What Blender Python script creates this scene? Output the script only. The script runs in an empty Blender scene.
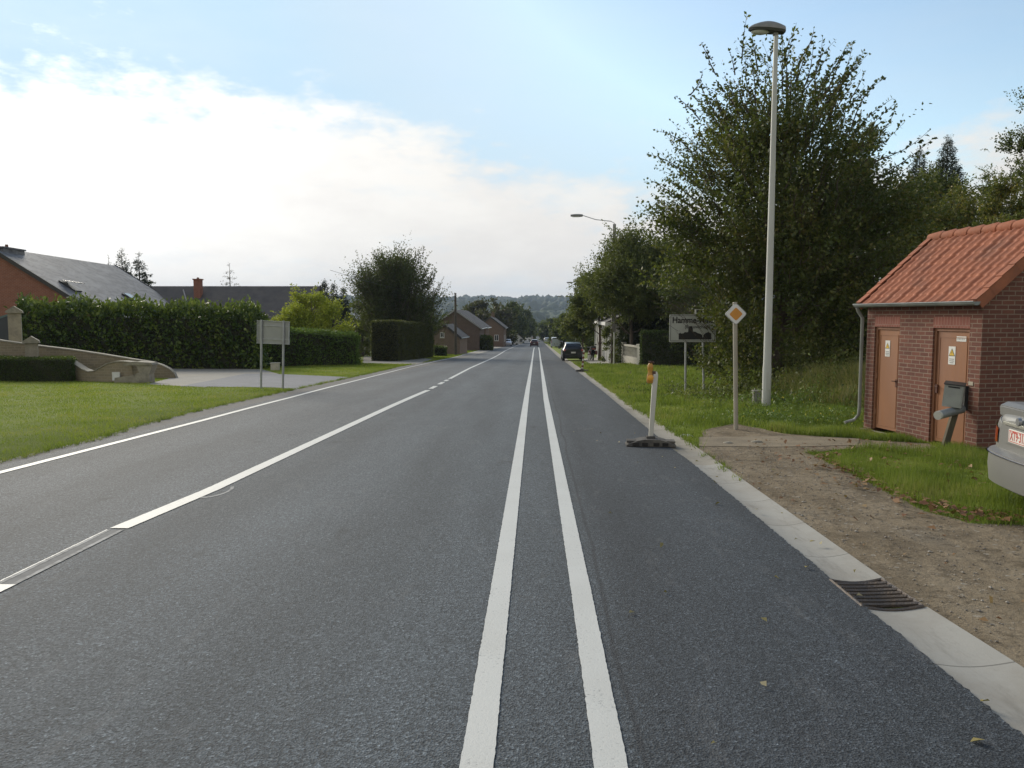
import bpy, bmesh, math, random
import numpy as np
from mathutils import Vector, Matrix

random.seed(7)
rng = np.random.default_rng(11)
R = math.radians
sc = bpy.context.scene
C = sc.collection

# ------------------------------------------------------------------ camera
F = 800.0
PITCH = math.atan(68 / F)
YAW = math.atan(25 / F)
EYE = 1.7
cam_d = bpy.data.cameras.new('camera')
cam = bpy.data.objects.new('camera', cam_d)
C.objects.link(cam)
cam.location = (0, 0, EYE)
cam.rotation_euler = (math.pi / 2 - PITCH, 0, YAW)
cam_d.lens = F / 1024 * 36
cam_d.sensor_width = 36
cam_d.clip_end = 12000
cam_d.clip_start = 0.05
sc.camera = cam
cR = (Matrix.Rotation(YAW, 3, 'Z') @ Matrix.Rotation(math.pi / 2 - PITCH, 3, 'X'))
FW = Vector((-math.sin(YAW), math.cos(YAW), 0))
RT = Vector((math.cos(YAW), math.sin(YAW), 0))

def ray(px, py):
    return (cR @ Vector(((px - 512) / F, (384 - py) / F, -1)))

# ------------------------------------------------------------------ terrain
ZY = [-80, -20, 0, 3, 21, 80, 205, 400, 700, 1000, 1300, 1600, 2000, 2500, 3000, 4200]
ZV = [1.4, 0.36, 0, -.05, -.45, -2.4, -5.6, -9.6, -14.2, -15, -10, 2, 24, 50, 52, 40]
def zp0(y):
    return np.interp(y, ZY, ZV)
YS = sorted(set([round(v, 3) for v in
    list(np.arange(-60, 0, 4)) + list(np.arange(0, 60, 1.0)) + list(np.arange(60, 300, 5.0)) +
    list(np.arange(300, 1000, 25.0)) + list(np.arange(1000, 4001, 60.0)) + [4000.0]]))
YSA = np.array(YS)
# smoothed profile, then linear between the stations so that every sheet agrees
def _sm(y):
    w = 2.0 + abs(y) * 0.12
    return float(np.mean([zp0(y + w * t) for t in np.linspace(-1, 1, 21)]))
ZSA = np.array([_sm(y) for y in YS])
ZSA = ZSA - np.interp(0, YSA, ZSA)
def zr(y):
    return np.interp(y, YSA, ZSA)
def bank(x, y):
    # low grassy bank beneath the big tree and behind the lamp post
    g = 0.60 * np.exp(-(((x - 7.7) / 1.7) ** 2) - (((y - 19.2) / 2.9) ** 2))
    g = g * np.clip((x - 4.9) / 1.5, 0, 1)
    return g
def gz(x, y):
    return zr(y) + bank(x, y)

def G(px, py, dz=0.0):
    d = ray(px, py)
    lo, hi = 0.5, 4000.0
    f = lambda t: EYE + d.z * t - (float(gz(d.x * t, d.y * t)) + dz)
    t = 0.5; step = 0.25
    while t < 4000 and f(t) > 0:
        t += step; step *= 1.02
    lo, hi = max(t - step, 0.1), t
    for _ in range(50):
        m = (lo + hi) / 2
        if f(m) > 0: lo = m
        else: hi = m
    return Vector((d.x * hi, d.y * hi, EYE + d.z * hi))

def at(px, py, D):
    d = ray(px, py)
    t = D / d.dot(FW)
    return Vector((d.x * t, d.y * t, EYE + d.z * t))
def on(px, D):
    p = at(px, 316, D)
    return Vector((p.x, p.y, float(gz(p.x, p.y))))
def ht(px, py, D):
    'height above ground of the thing seen at px,py when it stands at distance D'
    p = at(px, py, D)
    return p.z - float(gz(p.x, p.y))

# ------------------------------------------------------------------ materials
def nt(m):
    m.use_nodes = True
    t = m.node_tree
    t.nodes.clear()
    return t
def N(t, typ, **kw):
    n = t.nodes.new(typ)
    for k, v in kw.items():
        if k.startswith('i_'):
            n.inputs[k[2:].replace('_', ' ')].default_value = v
        else:
            setattr(n, k, v)
    return n
def L(t, a, b):
    t.links.new(a, b)
def rgba(c):
    return (c[0], c[1], c[2], 1)
def mixc(t, fac, a, b):
    n = t.nodes.new('ShaderNodeMix'); n.data_type = 'RGBA'
    if hasattr(fac, 'links'): L(t, fac, n.inputs[0])
    else: n.inputs[0].default_value = fac
    for s, v in ((6, a), (7, b)):
        if hasattr(v, 'links'): L(t, v, n.inputs[s])
        else: n.inputs[s].default_value = rgba(v)
    return n.outputs[2]
def ramp(t, v, stops):
    n = t.nodes.new('ShaderNodeValToRGB')
    e = n.color_ramp.elements
    while len(e) < len(stops): e.new(0.5)
    for k, (p, c) in enumerate(stops):
        e[k].position = p
        e[k].color = rgba(c) if hasattr(c, '__len__') else (c, c, c, 1)
    L(t, v, n.inputs[0])
    return n.outputs[0]
def mth(t, op, a, b=None, c=None, clamp=False):
    n = t.nodes.new('ShaderNodeMath'); n.operation = op; n.use_clamp = clamp
    for k, v in enumerate((a, b, c)):
        if v is None: continue
        if hasattr(v, 'links'): L(t, v, n.inputs[k])
        else: n.inputs[k].default_value = v
    return n.outputs[0]
def noise(t, vec, scale, detail=4, rough=0.55):
    n = N(t, 'ShaderNodeTexNoise'); n.inputs['Scale'].default_value = scale
    n.inputs['Detail'].default_value = detail; n.inputs['Roughness'].default_value = rough
    if vec is not None: L(t, vec, n.inputs['Vector'])
    return n.outputs[0]
def scaled(t, vec, s):
    n = N(t, 'ShaderNodeMapping'); n.inputs['Scale'].default_value = s
    L(t, vec, n.inputs['Vector']); return n.outputs[0]

MATS = {}
def mat(name, col, col2=None, rough=0.7, metal=0.0, scale=6.0, bump=0.0, bscale=None, spec=0.5, dirt=None, coat=0.0, lo=.35, hi=.65, stretch=(1, 1, 1)):
    if name in MATS: return MATS[name]
    m = bpy.data.materials.new(name); t = nt(m)
    out = N(t, 'ShaderNodeOutputMaterial'); b = N(t, 'ShaderNodeBsdfPrincipled')
    L(t, b.outputs[0], out.inputs[0])
    tc = N(t, 'ShaderNodeTexCoord').outputs['Object']
    v = scaled(t, tc, stretch)
    n1 = noise(t, v, scale)
    c = mixc(t, ramp(t, n1, [(lo, 0), (hi, 1)]), col, col2 if col2 else [x * .82 for x in col])
    if dirt:
        n2 = noise(t, v, scale * .27, 6, .7)
        c = mixc(t, ramp(t, n2, [(.48, 0), (.68, 1)]), c, dirt)
    L(t, c, b.inputs['Base Color'])
    b.inputs['Roughness'].default_value = rough; b.inputs['Metallic'].default_value = metal
    b.inputs['Specular IOR Level'].default_value = spec
    if coat: b.inputs['Coat Weight'].default_value = coat
    if bump:
        bn = N(t, 'ShaderNodeBump'); bn.inputs['Strength'].default_value = bump; bn.inputs['Distance'].default_value = .02
        L(t, noise(t, v, bscale or scale * 4), bn.inputs['Height']); L(t, bn.outputs[0], b.inputs['Normal'])
    MATS[name] = m
    return m

def leafmat(name, cols, trans=.35, rough=.55, nz=1.5, ns=.9, rz=.62):
    if name in MATS: return MATS[name]
    m = bpy.data.materials.new(name); t = nt(m)
    out = N(t, 'ShaderNodeOutputMaterial')
    ge = N(t, 'ShaderNodeNewGeometry')
    st = [(i / max(1, len(cols) - 1), c) for i, c in enumerate(cols)]
    tc = N(t, 'ShaderNodeTexCoord').outputs['Object']
    n = noise(t, tc, ns, 4)
    v = mth(t, 'ADD', mth(t, 'MULTIPLY', ge.outputs['Random Per Island'], rz), mth(t, 'MULTIPLY_ADD', n, nz, .5 - nz / 2 - rz / 2))
    col = ramp(t, v, st)
    b = N(t, 'ShaderNodeBsdfPrincipled'); L(t, col, b.inputs['Base Color'])
    b.inputs['Roughness'].default_value = rough; b.inputs['Specular IOR Level'].default_value = .35
    tr = N(t, 'ShaderNodeBsdfTranslucent')
    L(t, mixc(t, .5, col, (.16, .2, .02)), tr.inputs[0])
    mx = N(t, 'ShaderNodeMixShader'); mx.inputs[0].default_value = trans
    L(t, b.outputs[0], mx.inputs[1]); L(t, tr.outputs[0], mx.inputs[2]); L(t, mx.outputs[0], out.inputs[0])
    MATS[name] = m
    return m

def brickmat(name, c1, c2, mortar, bw=.22, rh=.065, ms=.01, bump=.6, wear=None):
    if name in MATS: return MATS[name]
    m = bpy.data.materials.new(name); t = nt(m)
    out = N(t, 'ShaderNodeOutputMaterial'); b = N(t, 'ShaderNodeBsdfPrincipled'); L(t, b.outputs[0], out.inputs[0])
    uv = N(t, 'ShaderNodeTexCoord').outputs['UV']
    br = N(t, 'ShaderNodeTexBrick'); L(t, uv, br.inputs['Vector'])
    br.inputs['Scale'].default_value = 1; br.inputs['Brick Width'].default_value = bw; br.inputs['Row Height'].default_value = rh
    br.inputs['Mortar Size'].default_value = ms; br.inputs['Mortar Smooth'].default_value = .2; br.inputs['Bias'].default_value = -.1
    br.inputs['Color1'].default_value = rgba(c1); br.inputs['Color2'].default_value = rgba(c2); br.inputs['Mortar'].default_value = rgba(mortar)
    n1 = noise(t, uv, 2.3, 6, .7)
    c = mixc(t, ramp(t, n1, [(.4, 0), (.75, .55)]), br.outputs[0], wear or [x * .5 for x in c1])
    n2 = noise(t, uv, 30, 4, .7)
    c = mixc(t, mth(t, 'MULTIPLY', n2, .35), c, [x * 1.5 for x in c2])
    L(t, c, b.inputs['Base Color']); b.inputs['Roughness'].default_value = .88; b.inputs['Specular IOR Level'].default_value = .25
    bn = N(t, 'ShaderNodeBump'); bn.inputs['Strength'].default_value = bump; bn.inputs['Distance'].default_value = .012
    L(t, mth(t, 'SUBTRACT', mth(t, 'MULTIPLY', n2, .4), br.outputs[1]), bn.inputs['Height']); L(t, bn.outputs[0], b.inputs['Normal'])
    MATS[name] = m
    return m

# ------------------------------------------------------------------ mesh helpers
def top_of(o):
    while o.parent: o = o.parent
    return o
def np_mesh(name, V, Fq, mats, parent=None, smooth=False, midx=None, world=True, uv=False):
    'V (n,3) array, Fq list of faces or (m,k) array'
    V = np.asarray(V, dtype=np.float64)
    if parent is not None and world:
        l = top_of(parent).location
        V = V - np.array([l.x, l.y, l.z])
    me = bpy.data.meshes.new(name)
    if isinstance(Fq, np.ndarray):
        k = Fq.shape[1]; m = len(Fq)
        me.vertices.add(len(V)); me.vertices.foreach_set('co', V.astype(np.float32).ravel())
        me.loops.add(m * k); me.loops.foreach_set('vertex_index', Fq.astype(np.int32).ravel())
        me.polygons.add(m); me.polygons.foreach_set('loop_start', np.arange(0, m * k, k, dtype=np.int32))
        me.update(calc_edges=True)
    else:
        me.from_pydata([tuple(v) for v in V], [], [tuple(f) for f in Fq]); me.update()
    if not isinstance(mats, (list, tuple)): mats = [mats]
    for mm in mats: me.materials.append(mm)
    if midx is not None:
        me.polygons.foreach_set('material_index', np.asarray(midx, dtype=np.int32))
    if smooth:
        me.polygons.foreach_set('use_smooth', np.ones(len(me.polygons), dtype=bool))
        if smooth != 'all':
            try: me.set_sharp_from_angle(angle=R(smooth if isinstance(smooth, (int, float)) and smooth is not True else 38))
            except Exception: pass
    if uv:
        ul = me.uv_layers.new(name='UVMap')
        for p in me.polygons:
            n = p.normal
            ax = 2 if abs(n.z) > .75 else (0 if abs(n.x) > abs(n.y) else 1)
            for li in p.loop_indices:
                c = me.vertices[me.loops[li].vertex_index].co
                ul.data[li].uv = (c.x, c.y) if ax == 2 else ((c.y, c.z) if ax == 0 else (c.x, c.z))
    o = bpy.data.objects.new(name, me); C.objects.link(o)
    if parent is not None: o.parent = parent
    return o

class MB:
    def __init__(s): s.v = []; s.f = []; s.m = []; s.cur = 0
    def add(s, vs, fs):
        k = len(s.v); s.v += [tuple(v) for v in vs]
        for f in fs: s.f.append(tuple(i + k for i in f)); s.m.append(s.cur)
        return s
    def mi(s, i): s.cur = i; return s
    def box(s, c, d, rz=0, rx=0, ry=0, taper=1.0):
        M = Matrix.Translation(Vector(c)) @ Matrix.Rotation(rz, 4, 'Z') @ Matrix.Rotation(ry, 4, 'Y') @ Matrix.Rotation(rx, 4, 'X')
        vs = []
        for z in (-.5, .5):
            k = taper if z > 0 else 1
            for x, y in ((-.5, -.5), (.5, -.5), (.5, .5), (-.5, .5)):
                vs.append(M @ Vector((x * d[0] * k, y * d[1] * k, z * d[2])))
        return s.add(vs, [(3, 2, 1, 0), (4, 5, 6, 7), (0, 1, 5, 4), (1, 2, 6, 5), (2, 3, 7, 6), (3, 0, 4, 7)])
    def tube(s, pts, rad, n=8, cap=True):
        pts = [Vector(p) for p in pts]
        if not hasattr(rad, '__len__'): rad = [rad] * len(pts)
        rings = []
        for i, p in enumerate(pts):
            d = (pts[min(i + 1, len(pts) - 1)] - pts[max(i - 1, 0)])
            if d.length < 1e-9: d = Vector((0, 0, 1))
            d.normalize()
            a = Vector((1, 0, 0)) if abs(d.x) < .8 else Vector((0, 1, 0))
            u = d.cross(a).normalized(); w = d.cross(u)
            rings.append([p + (u * math.cos(2 * math.pi * k / n) + w * math.sin(2 * math.pi * k / n)) * rad[i] for k in range(n)])
        vs = [v for r in rings for v in r]; fs = []
        for i in range(len(rings) - 1):
            for k in range(n):
                a, b = i * n + k, i * n + (k + 1) % n
                fs.append((a, a + n, b + n, b))
        if cap:
            fs.append(tuple(range(n))); fs.append(tuple(reversed(range((len(rings) - 1) * n, len(rings) * n))))
        return s.add(vs, fs)
    def prism(s, poly, h, axis='z', base=0.0, M=None):
        'poly of 2D points extruded along axis from base to base+h'
        n = len(poly); vs = []
        for k in (base, base + h):
            for a, b in poly:
                v = {'z': (a, b, k), 'y': (a, k, b), 'x': (k, a, b)}[axis]
                vs.append(M @ Vector(v) if M else Vector(v))
        return s.add(vs, [tuple(reversed(range(n))), tuple(range(n, 2 * n))] + [(i, (i + 1) % n, n + (i + 1) % n, n + i) for i in range(n)])
    def grid(s, P):
        'P: rows of points'
        r, c = len(P), len(P[0])
        return s.add([p for row in P for p in row], [(i * c + j, i * c + j + 1, (i + 1) * c + j + 1, (i + 1) * c + j) for i in range(r - 1) for j in range(c - 1)])
    def build(s, name, mats, parent=None, smooth=False, world=True, uv=False, bevel=0):
        o = np_mesh(name, np.array(s.v), s.f, mats, parent, smooth=smooth, midx=s.m, world=world, uv=uv)
        bm = bmesh.new(); bm.from_mesh(o.data)
        if not uv: bmesh.ops.recalc_face_normals(bm, faces=bm.faces)
        if bevel:
            bmesh.ops.bevel(bm, geom=[e for e in bm.edges if e.is_manifold and e.calc_face_angle(0) > .6], offset=bevel, segments=2, affect='EDGES', clamp_overlap=True)
        bm.to_mesh(o.data); bm.free()
        return o

def tag(o, label, cat, group=None, kind=None):
    if label: o['label'] = label
    if cat: o['category'] = cat
    if group: o['group'] = group
    if kind: o['kind'] = kind
    return o
def thing(name, label, cat, loc=(0, 0, 0), rz=0, group=None):
    o = bpy.data.objects.new(name, None); C.objects.link(o)
    o.empty_display_size = .2
    o.location = loc; o.rotation_euler = (0, 0, rz)
    return tag(o, label, cat, group)
def copy_tree(o, parent=None):
    c = o.copy(); C.objects.link(c); c.parent = parent
    for ch in list(o.children): copy_tree(ch, c)
    return c
def structure(o, label=None, cat=None):
    return tag(o, label, cat, None, 'structure')

def text_mesh(name, body, size, M, m, parent, depth=0.001, world=False, bold=0.0, xs=1.0):
    cu = bpy.data.curves.new(name, 'FONT'); cu.body = body; cu.size = size; cu.extrude = depth
    cu.align_x = 'CENTER'; cu.align_y = 'CENTER'; cu.offset = bold; cu.resolution_u = 3
    to = bpy.data.objects.new(name, cu); C.objects.link(to)
    dg = bpy.context.evaluated_depsgraph_get(); dg.update()
    me = bpy.data.meshes.new_from_object(to.evaluated_get(dg))
    bpy.data.objects.remove(to); bpy.data.curves.remove(cu)
    me.transform(M @ Matrix.Diagonal((xs, 1, 1, 1)))
    if world and parent:
        me.transform(Matrix.Translation(-top_of(parent).location))
    me.materials.clear(); me.materials.append(m)
    o = bpy.data.objects.new(name, me); C.objects.link(o); o.parent = parent
    return o

# ------------------------------------------------------------------ road lines measured in the photograph
def _poly(pts):
    a = sorted([(g.y, g.x) for g in (G(*p) for p in pts)])
    return np.array([q[0] for q in a]), np.array([q[1] for q in a])
GIN = _poly([(1024, 745), (862, 610), (829, 582), (690, 464), (672, 451), (618, 405.6), (563.4, 361)])
GOUT = _poly([(1024, 675), (919.6, 608), (881, 582), (700, 452), (685, 441.6), (627.5, 404), (569, 360.6)])
def gin(y): return np.interp(y, *GIN)
def gout(y): return np.maximum(np.interp(y, *GOUT), gin(y) + .28)
LEDGE = _poly([(0, 463), (100, 439), (130, 429), (200, 411), (290, 391), (350, 378), (400, 367)])
def ledge(y): return np.interp(y, *LEDGE)
print('gutter', [(round(y, 1), round(float(gin(y)), 2), round(float(gout(y)), 2), round(float(ledge(y)), 2)) for y in (3, 5, 8, 12, 20, 30, 60)])

def strip(name, fl, fr, y0, y1, dz, m, nx=1, parent=None, ys=None):
    ys = ys if ys is not None else sorted(set([y0, y1] + [y for y in YS if y0 < y < y1]))
    V = []; Fs = []
    for y in ys:
        a, b = float(fl(y)), float(fr(y))
        for k in range(nx + 1):
            V.append((a + (b - a) * k / nx, y, float(zr(y)) + dz))
    w = nx + 1
    for i in range(len(ys) - 1):
        for k in range(nx):
            Fs.append((i * w + k, i * w + k + 1, (i + 1) * w + k + 1, (i + 1) * w + k))
    return np_mesh(name, V, Fs, m, parent)

_rag = np.random.default_rng(404)
_RY = np.arange(-6, 40, .028); _RV = [_rag.normal(size=len(_RY)) for _ in range(8)]
def rag(k, y, amp): return float(np.interp(y, _RY, _RV[k]) * amp) * (1 if y < 38 else 0)
def fine(y0, y1): return sorted(set([y0, y1] + [y for y in YS if y0 < y < y1] + [round(float(v), 3) for v in _RY if y0 < v < min(y1, 22)]))
def jitter(poly, amp, step=.35, seed=1):
    r = random.Random(seed); out = []
    n = len(poly)
    for i in range(n):
        a, b = Vector(poly[i]), Vector(poly[(i + 1) % n])
        k = max(1, min(60, int((b - a).length / step)))
        for j in range(k):
            p = a.lerp(b, j / k)
            out.append((p.x + r.uniform(-amp, amp), p.y + r.uniform(-amp, amp)))
    return out
def sheet(name, poly, dz, m):
    bm = bmesh.new()
    bm.faces.new([bm.verts.new((x, y, 0)) for x, y in poly])
    bmesh.ops.triangulate(bm, faces=bm.faces[:])
    lo, hi = min(p[1] for p in poly), max(p[1] for p in poly)
    for y in YS:
        if lo < y < hi:
            bmesh.ops.bisect_plane(bm, geom=bm.verts[:] + bm.edges[:] + bm.faces[:], plane_co=(0, y, 0), plane_no=(0, 1, 0), dist=1e-5)
    for v in bm.verts: v.co.z = float(gz(v.co.x, v.co.y)) + dz
    bmesh.ops.recalc_face_normals(bm, faces=bm.faces)
    me = bpy.data.meshes.new(name); bm.to_mesh(me); bm.free()
    if me.polygons and sum(p.normal.z for p in me.polygons) < 0: me.flip_normals()
    me.materials.append(m)
    o = bpy.data.objects.new(name, me); C.objects.link(o)
    return o
def pip(X, Y, poly):
    inside = np.zeros(len(X), bool); n = len(poly)
    for i in range(n):
        x1, y1 = poly[i]; x2, y2 = poly[(i + 1) % n]
        c = ((y1 > Y) != (y2 > Y)) & (X < (x2 - x1) * (Y - y1) / (y2 - y1 + 1e-12) + x1)
        inside ^= c
    return inside
def gp(*pts): return [(g.x, g.y) for g in (G(*p) for p in pts)]

# ---- asphalt
def asphalt():
    m = bpy.data.materials.new('asphalt'); t = nt(m)
    out = N(t, 'ShaderNodeOutputMaterial'); b = N(t, 'ShaderNodeBsdfPrincipled'); L(t, b.outputs[0], out.inputs[0])
    tc = N(t, 'ShaderNodeTexCoord').outputs['Object']
    sx = N(t, 'ShaderNodeSeparateXYZ'); L(t, tc, sx.inputs[0])
    wob = noise(t, tc, .35, 3)
    x = mth(t, 'ADD', sx.outputs[0], mth(t, 'MULTIPLY_ADD', wob, .16, -.08))
    base = ramp(t, mth(t, 'MULTIPLY_ADD', x, 1 / 12.0, 8 / 12.0), [
        (0, (.098, .106, .111)), (.375, (.090, .100, .108)), (.39, (.080, .093, .104)), (.6, (.078, .092, .103)), (.695, (.073, .086, .096)), (.715, (.046, .054, .062)), (1, (.042, .050, .058))])
    v = N(t, 'ShaderNodeTexVoronoi'); v.inputs['Scale'].default_value = 110; L(t, tc, v.inputs['Vector'])
    stone = ramp(t, v.outputs['Color'], [(0, .3), (.4, .75), (.8, 1.25), (1, 2.6)])
    n2 = noise(t, tc, 45, 3, .8)
    stone2 = ramp(t, n2, [(.3, .55), (.5, 1.0), (.68, 1.7)])
    n3 = noise(t, scaled(t, tc, (1, .16, 1)), 1.3, 6, .65)
    patch = ramp(t, n3, [(.3, .80), (.5, 1.0), (.72, 1.20)])
    def mul(a, bb):
        n = N(t, 'ShaderNodeVectorMath', operation='MULTIPLY'); L(t, a, n.inputs[0]); L(t, bb, n.inputs[1]); return n.outputs[0]
    c = mul(mul(mul(base, stone), stone2), patch)
    # polished wheel tracks, oil drips and a few paler scuffs
    tr = mth(t, 'SINE', mth(t, 'MULTIPLY', x, 3.7))
    trk = ramp(t, mth(t, 'MULTIPLY_ADD', tr, .5, .5), [(.2, 1.05), (.8, .90)])
    c = mul(c, trk)
    n5 = noise(t, scaled(t, tc, (1, .5, 1)), 2.6, 3, .5)
    c = mixc(t, ramp(t, n5, [(.66, 0), (.76, .55)]), c, (.03, .032, .034))
    n6 = noise(t, scaled(t, tc, (.8, .25, 1)), 5.5, 7, .75)
    c = mixc(t, ramp(t, n6, [(.56, 0), (.74, .42)]), c, (.145, .148, .148))
    seam = ramp(t, mth(t, 'ABSOLUTE', mth(t, 'ADD', x, -.43)), [(.006, .55), (.02, 0)])
    c = mixc(t, seam, c, (.02, .021, .023))
    # dusty wheel tracks of soil near the verge
    n4 = noise(t, tc, 3.0, 6, .7)
    dust = mth(t, 'MULTIPLY', ramp(t, x, [(0, 0), (1, 0)]), n4)
    L(t, c, b.inputs['Base Color'])
    b.inputs['Roughness'].default_value = .82; b.inputs['Specular IOR Level'].default_value = .35
    bn = N(t, 'ShaderNodeBump'); bn.inputs['Strength'].default_value = .55; bn.inputs['Distance'].default_value = .008
    L(t, mth(t, 'ADD', v.outputs[0], n2), bn.inputs['Height']); L(t, bn.outputs[0], b.inputs['Normal'])
    return m
ASPH = asphalt()
ROADEND = 760
SHO = mat('shoulder_asphalt', (.135, .128, .118), (.10, .096, .09), rough=.9, scale=9, bump=.6, bscale=60, dirt=(.12, .11, .085))
def lroad(y): return -6.78 + .0 * y
ROAD = structure(strip('road', lroad, lambda y: float(gin(y)) + .022 + rag(2, y, .006), -20, ROADEND, .02, ASPH, nx=1, ys=fine(-20, ROADEND)))
structure(strip('shoulder', lambda y: float(ledge(y)) - .05, lambda y: lroad(y) + .01, -20, ROADEND, .014, SHO))

def paint():
    m = bpy.data.materials.new('road_paint'); t = nt(m)
    out = N(t, 'ShaderNodeOutputMaterial'); b = N(t, 'ShaderNodeBsdfPrincipled'); L(t, b.outputs[0], out.inputs[0])
    tc = N(t, 'ShaderNodeTexCoord').outputs['Object']
    n = noise(t, tc, 60, 4, .8); n2 = noise(t, tc, 1.6, 5)
    n7 = noise(t, tc, 3.3, 5, .7)
    pits = mth(t, 'SUBTRACT', n, mth(t, 'MULTIPLY_ADD', n7, .30, -.15))
    c = mixc(t, ramp(t, pits, [(.30, 1), (.40, 0)]), (.55, .55, .515), (.20, .205, .205))
    c = mixc(t, ramp(t, n2, [(.45, 0), (.8, .45)]), c, (.43, .42, .38))
    L(t, c, b.inputs['Base Color']); b.inputs['Roughness'].default_value = .6
    bn = N(t, 'ShaderNodeBump'); bn.inputs['Strength'].default_value = .4; bn.inputs['Distance'].default_value = .006
    L(t, n, bn.inputs['Height']); L(t, bn.outputs[0], b.inputs['Normal'])
    return m
PAINT = paint()
GHOST = mat('worn_paint', (.30, .305, .30), (.13, .135, .138), rough=.8, scale=14, lo=.4, hi=.6)
def line_x(px, py):
    g = G(px, py); return g.x, g.y
def mark(name, pts, w, y0, y1, m=PAINT, dz=.026, parent=None):
    a = sorted([(g.y, g.x) for g in (G(*p) for p in pts)])
    ys = [q[0] for q in a]; xs = [q[1] for q in a]
    f = lambda y: float(np.interp(y, ys, xs))
    ki = random.Random(int(y0 * 7 + w * 1000)).randrange(6)
    return strip(name, lambda y: f(y) - w / 2 + rag(ki, y, .0013), lambda y: f(y) + w / 2 + rag(ki + 1, y, .0013), y0, y1, dz, m, ys=fine(y0, y1))
LL = [(477.2, 768), (501, 590), (526.3, 400), (533.3, 352), (534.8, 345)]
RL = [(610.2, 768), (580.3, 590), (546, 400), (539.6, 352), (538.2, 345)]
for pts in (LL, RL):
    structure(mark('lane_line', pts, .13, -6, 150))
EL = [(0, 474.5), (205, 421), (290, 398.5), (410, 367.5), (470, 353)]
structure(mark('edge_line', EL, .12, 2, 330))
LN = [(5, 588), (118, 531.5), (211, 492), (428, 391), (470, 368.5), (505, 351)]
gy = lambda px, py: G(px, py).y
structure(mark('lane_line', LN, .15, -3, gy(6, 588)))
for s in (-.055, .055):
    o = structure(mark('worn_line', LN, .035, gy(6, 588), gy(116, 532.5), m=GHOST, dz=.025)); o.location.x = s
structure(mark('worn_line', LN, .15, gy(6, 588), gy(116, 532.5), m=mat('faint_paint', (.13, .135, .138), (.085, .09, .095), rough=.85, scale=11), dz=.0235))
structure(mark('worn_line', LN, .012, gy(6, 588), gy(116, 532.5), m=PAINT, dz=.026)).location.x = -.075
structure(mark('lane_line', LN, .16, gy(118, 531), gy(428, 391)))
_c = G(211, 493); _V = []; _F = []
for _k in range(15):
    _a = R(-150 + _k * 15)
    for _r in (.115, .145):
        _V.append((_c.x + .06 + _r * 1.0 * math.cos(_a), _c.y - .02 + _r * 2.4 * math.sin(_a), float(zr(_c.y + _r * 2.4 * math.sin(_a))) + .0235))
for _k in range(14): _F.append((2 * _k, 2 * _k + 1, 2 * _k + 3, 2 * _k + 2))
structure(np_mesh('paint_loop', _V, _F, GHOST))
for a, b in (((431.5, 389.5), (437, 386.8)), ((441.5, 385), (446, 382.8)), ((448.5, 381.8), (451, 380.4))):
    structure(mark('lane_line', LN, .15, gy(*a), gy(*b)))
structure(mark('lane_line', LN, .15, gy(453, 379.4), 330))

# ---- gutter
def concrete(name, c1, c2, joint=None, dirt=(.16, .14, .11), rough=.85):
    m = bpy.data.materials.new(name); t = nt(m)
    out = N(t, 'ShaderNodeOutputMaterial'); b = N(t, 'ShaderNodeBsdfPrincipled'); L(t, b.outputs[0], out.inputs[0])
    tc = N(t, 'ShaderNodeTexCoord').outputs['Object']
    n = noise(t, tc, 4, 6, .7); n2 = noise(t, tc, 60, 4, .7); n3 = noise(t, tc, 1.3, 5, .7)
    c = mixc(t, n, c1, c2)
    c = mixc(t, mth(t, 'MULTIPLY', n2, .3), c, [x * .6 for x in c1])
    c = mixc(t, ramp(t, n3, [(.44, 0), (.70, .9)]), c, dirt)
    n8 = noise(t, scaled(t, tc, (3, .6, 1)), 2.2, 6, .75)
    c = mixc(t, ramp(t, n8, [(.52, 0), (.70, .55)]), c, [x * .62 for x in dirt])
    if joint:
        s = N(t, 'ShaderNodeSeparateXYZ'); L(t, tc, s.inputs[0])
        f = mth(t, 'FRACT', mth(t, 'DIVIDE', s.outputs[1], joint))
        j = mth(t, 'LESS_THAN', f, .012 / joint * 1.0)
        c = mixc(t, mth(t, 'MULTIPLY', j, .7), c, (.08, .075, .065))
    L(t, c, b.inputs['Base Color']); b.inputs['Roughness'].default_value = rough
    bn = N(t, 'ShaderNodeBump'); bn.inputs['Strength'].default_value = .3; bn.inputs['Distance'].default_value = .005
    L(t, n2, bn.inputs['Height']); L(t, bn.outputs[0], b.inputs['Normal'])
    return m
CONC_N = concrete('gutter_new', (.36, .35, .315), (.28, .27, .24), 1.0, dirt=(.24, .22, .185))
CONC_O = concrete('gutter_old', (.31, .285, .235), (.24, .22, .18), 1.0, dirt=(.17, .15, .11))
gr0, gr1 = G(862, 610).y, G(829, 582).y        # grate near and far end
def gutter(name, y0, y1, m):
    ys = sorted(set([y0, y1] + [y for y in YS if y0 < y < y1] + list(np.arange(y0, min(y1, y0 + 12), .25))))
    V = []; Fs = []; K = 8
    for y in ys:
        a, b = float(gin(y)), float(gout(y)) + .02
        for k in range(K + 1):
            u = k / K
            V.append((a + (b - a) * u, y, float(zr(y)) + .013 - .024 * math.sin(math.pi * u) + .012 * u))
    for i in range(len(ys) - 1):
        for k in range(K):
            Fs.append((i * (K + 1) + k, i * (K + 1) + k + 1, (i + 1) * (K + 1) + k + 1, (i + 1) * (K + 1) + k))
    return structure(np_mesh(name, V, Fs, m, smooth='all'))
ymid = G(700, 465).y
gutter('gutter', -10, gr0, CONC_N); gutter('gutter', gr1, ymid, CONC_N); gutter('gutter', ymid, 230, CONC_O)

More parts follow.
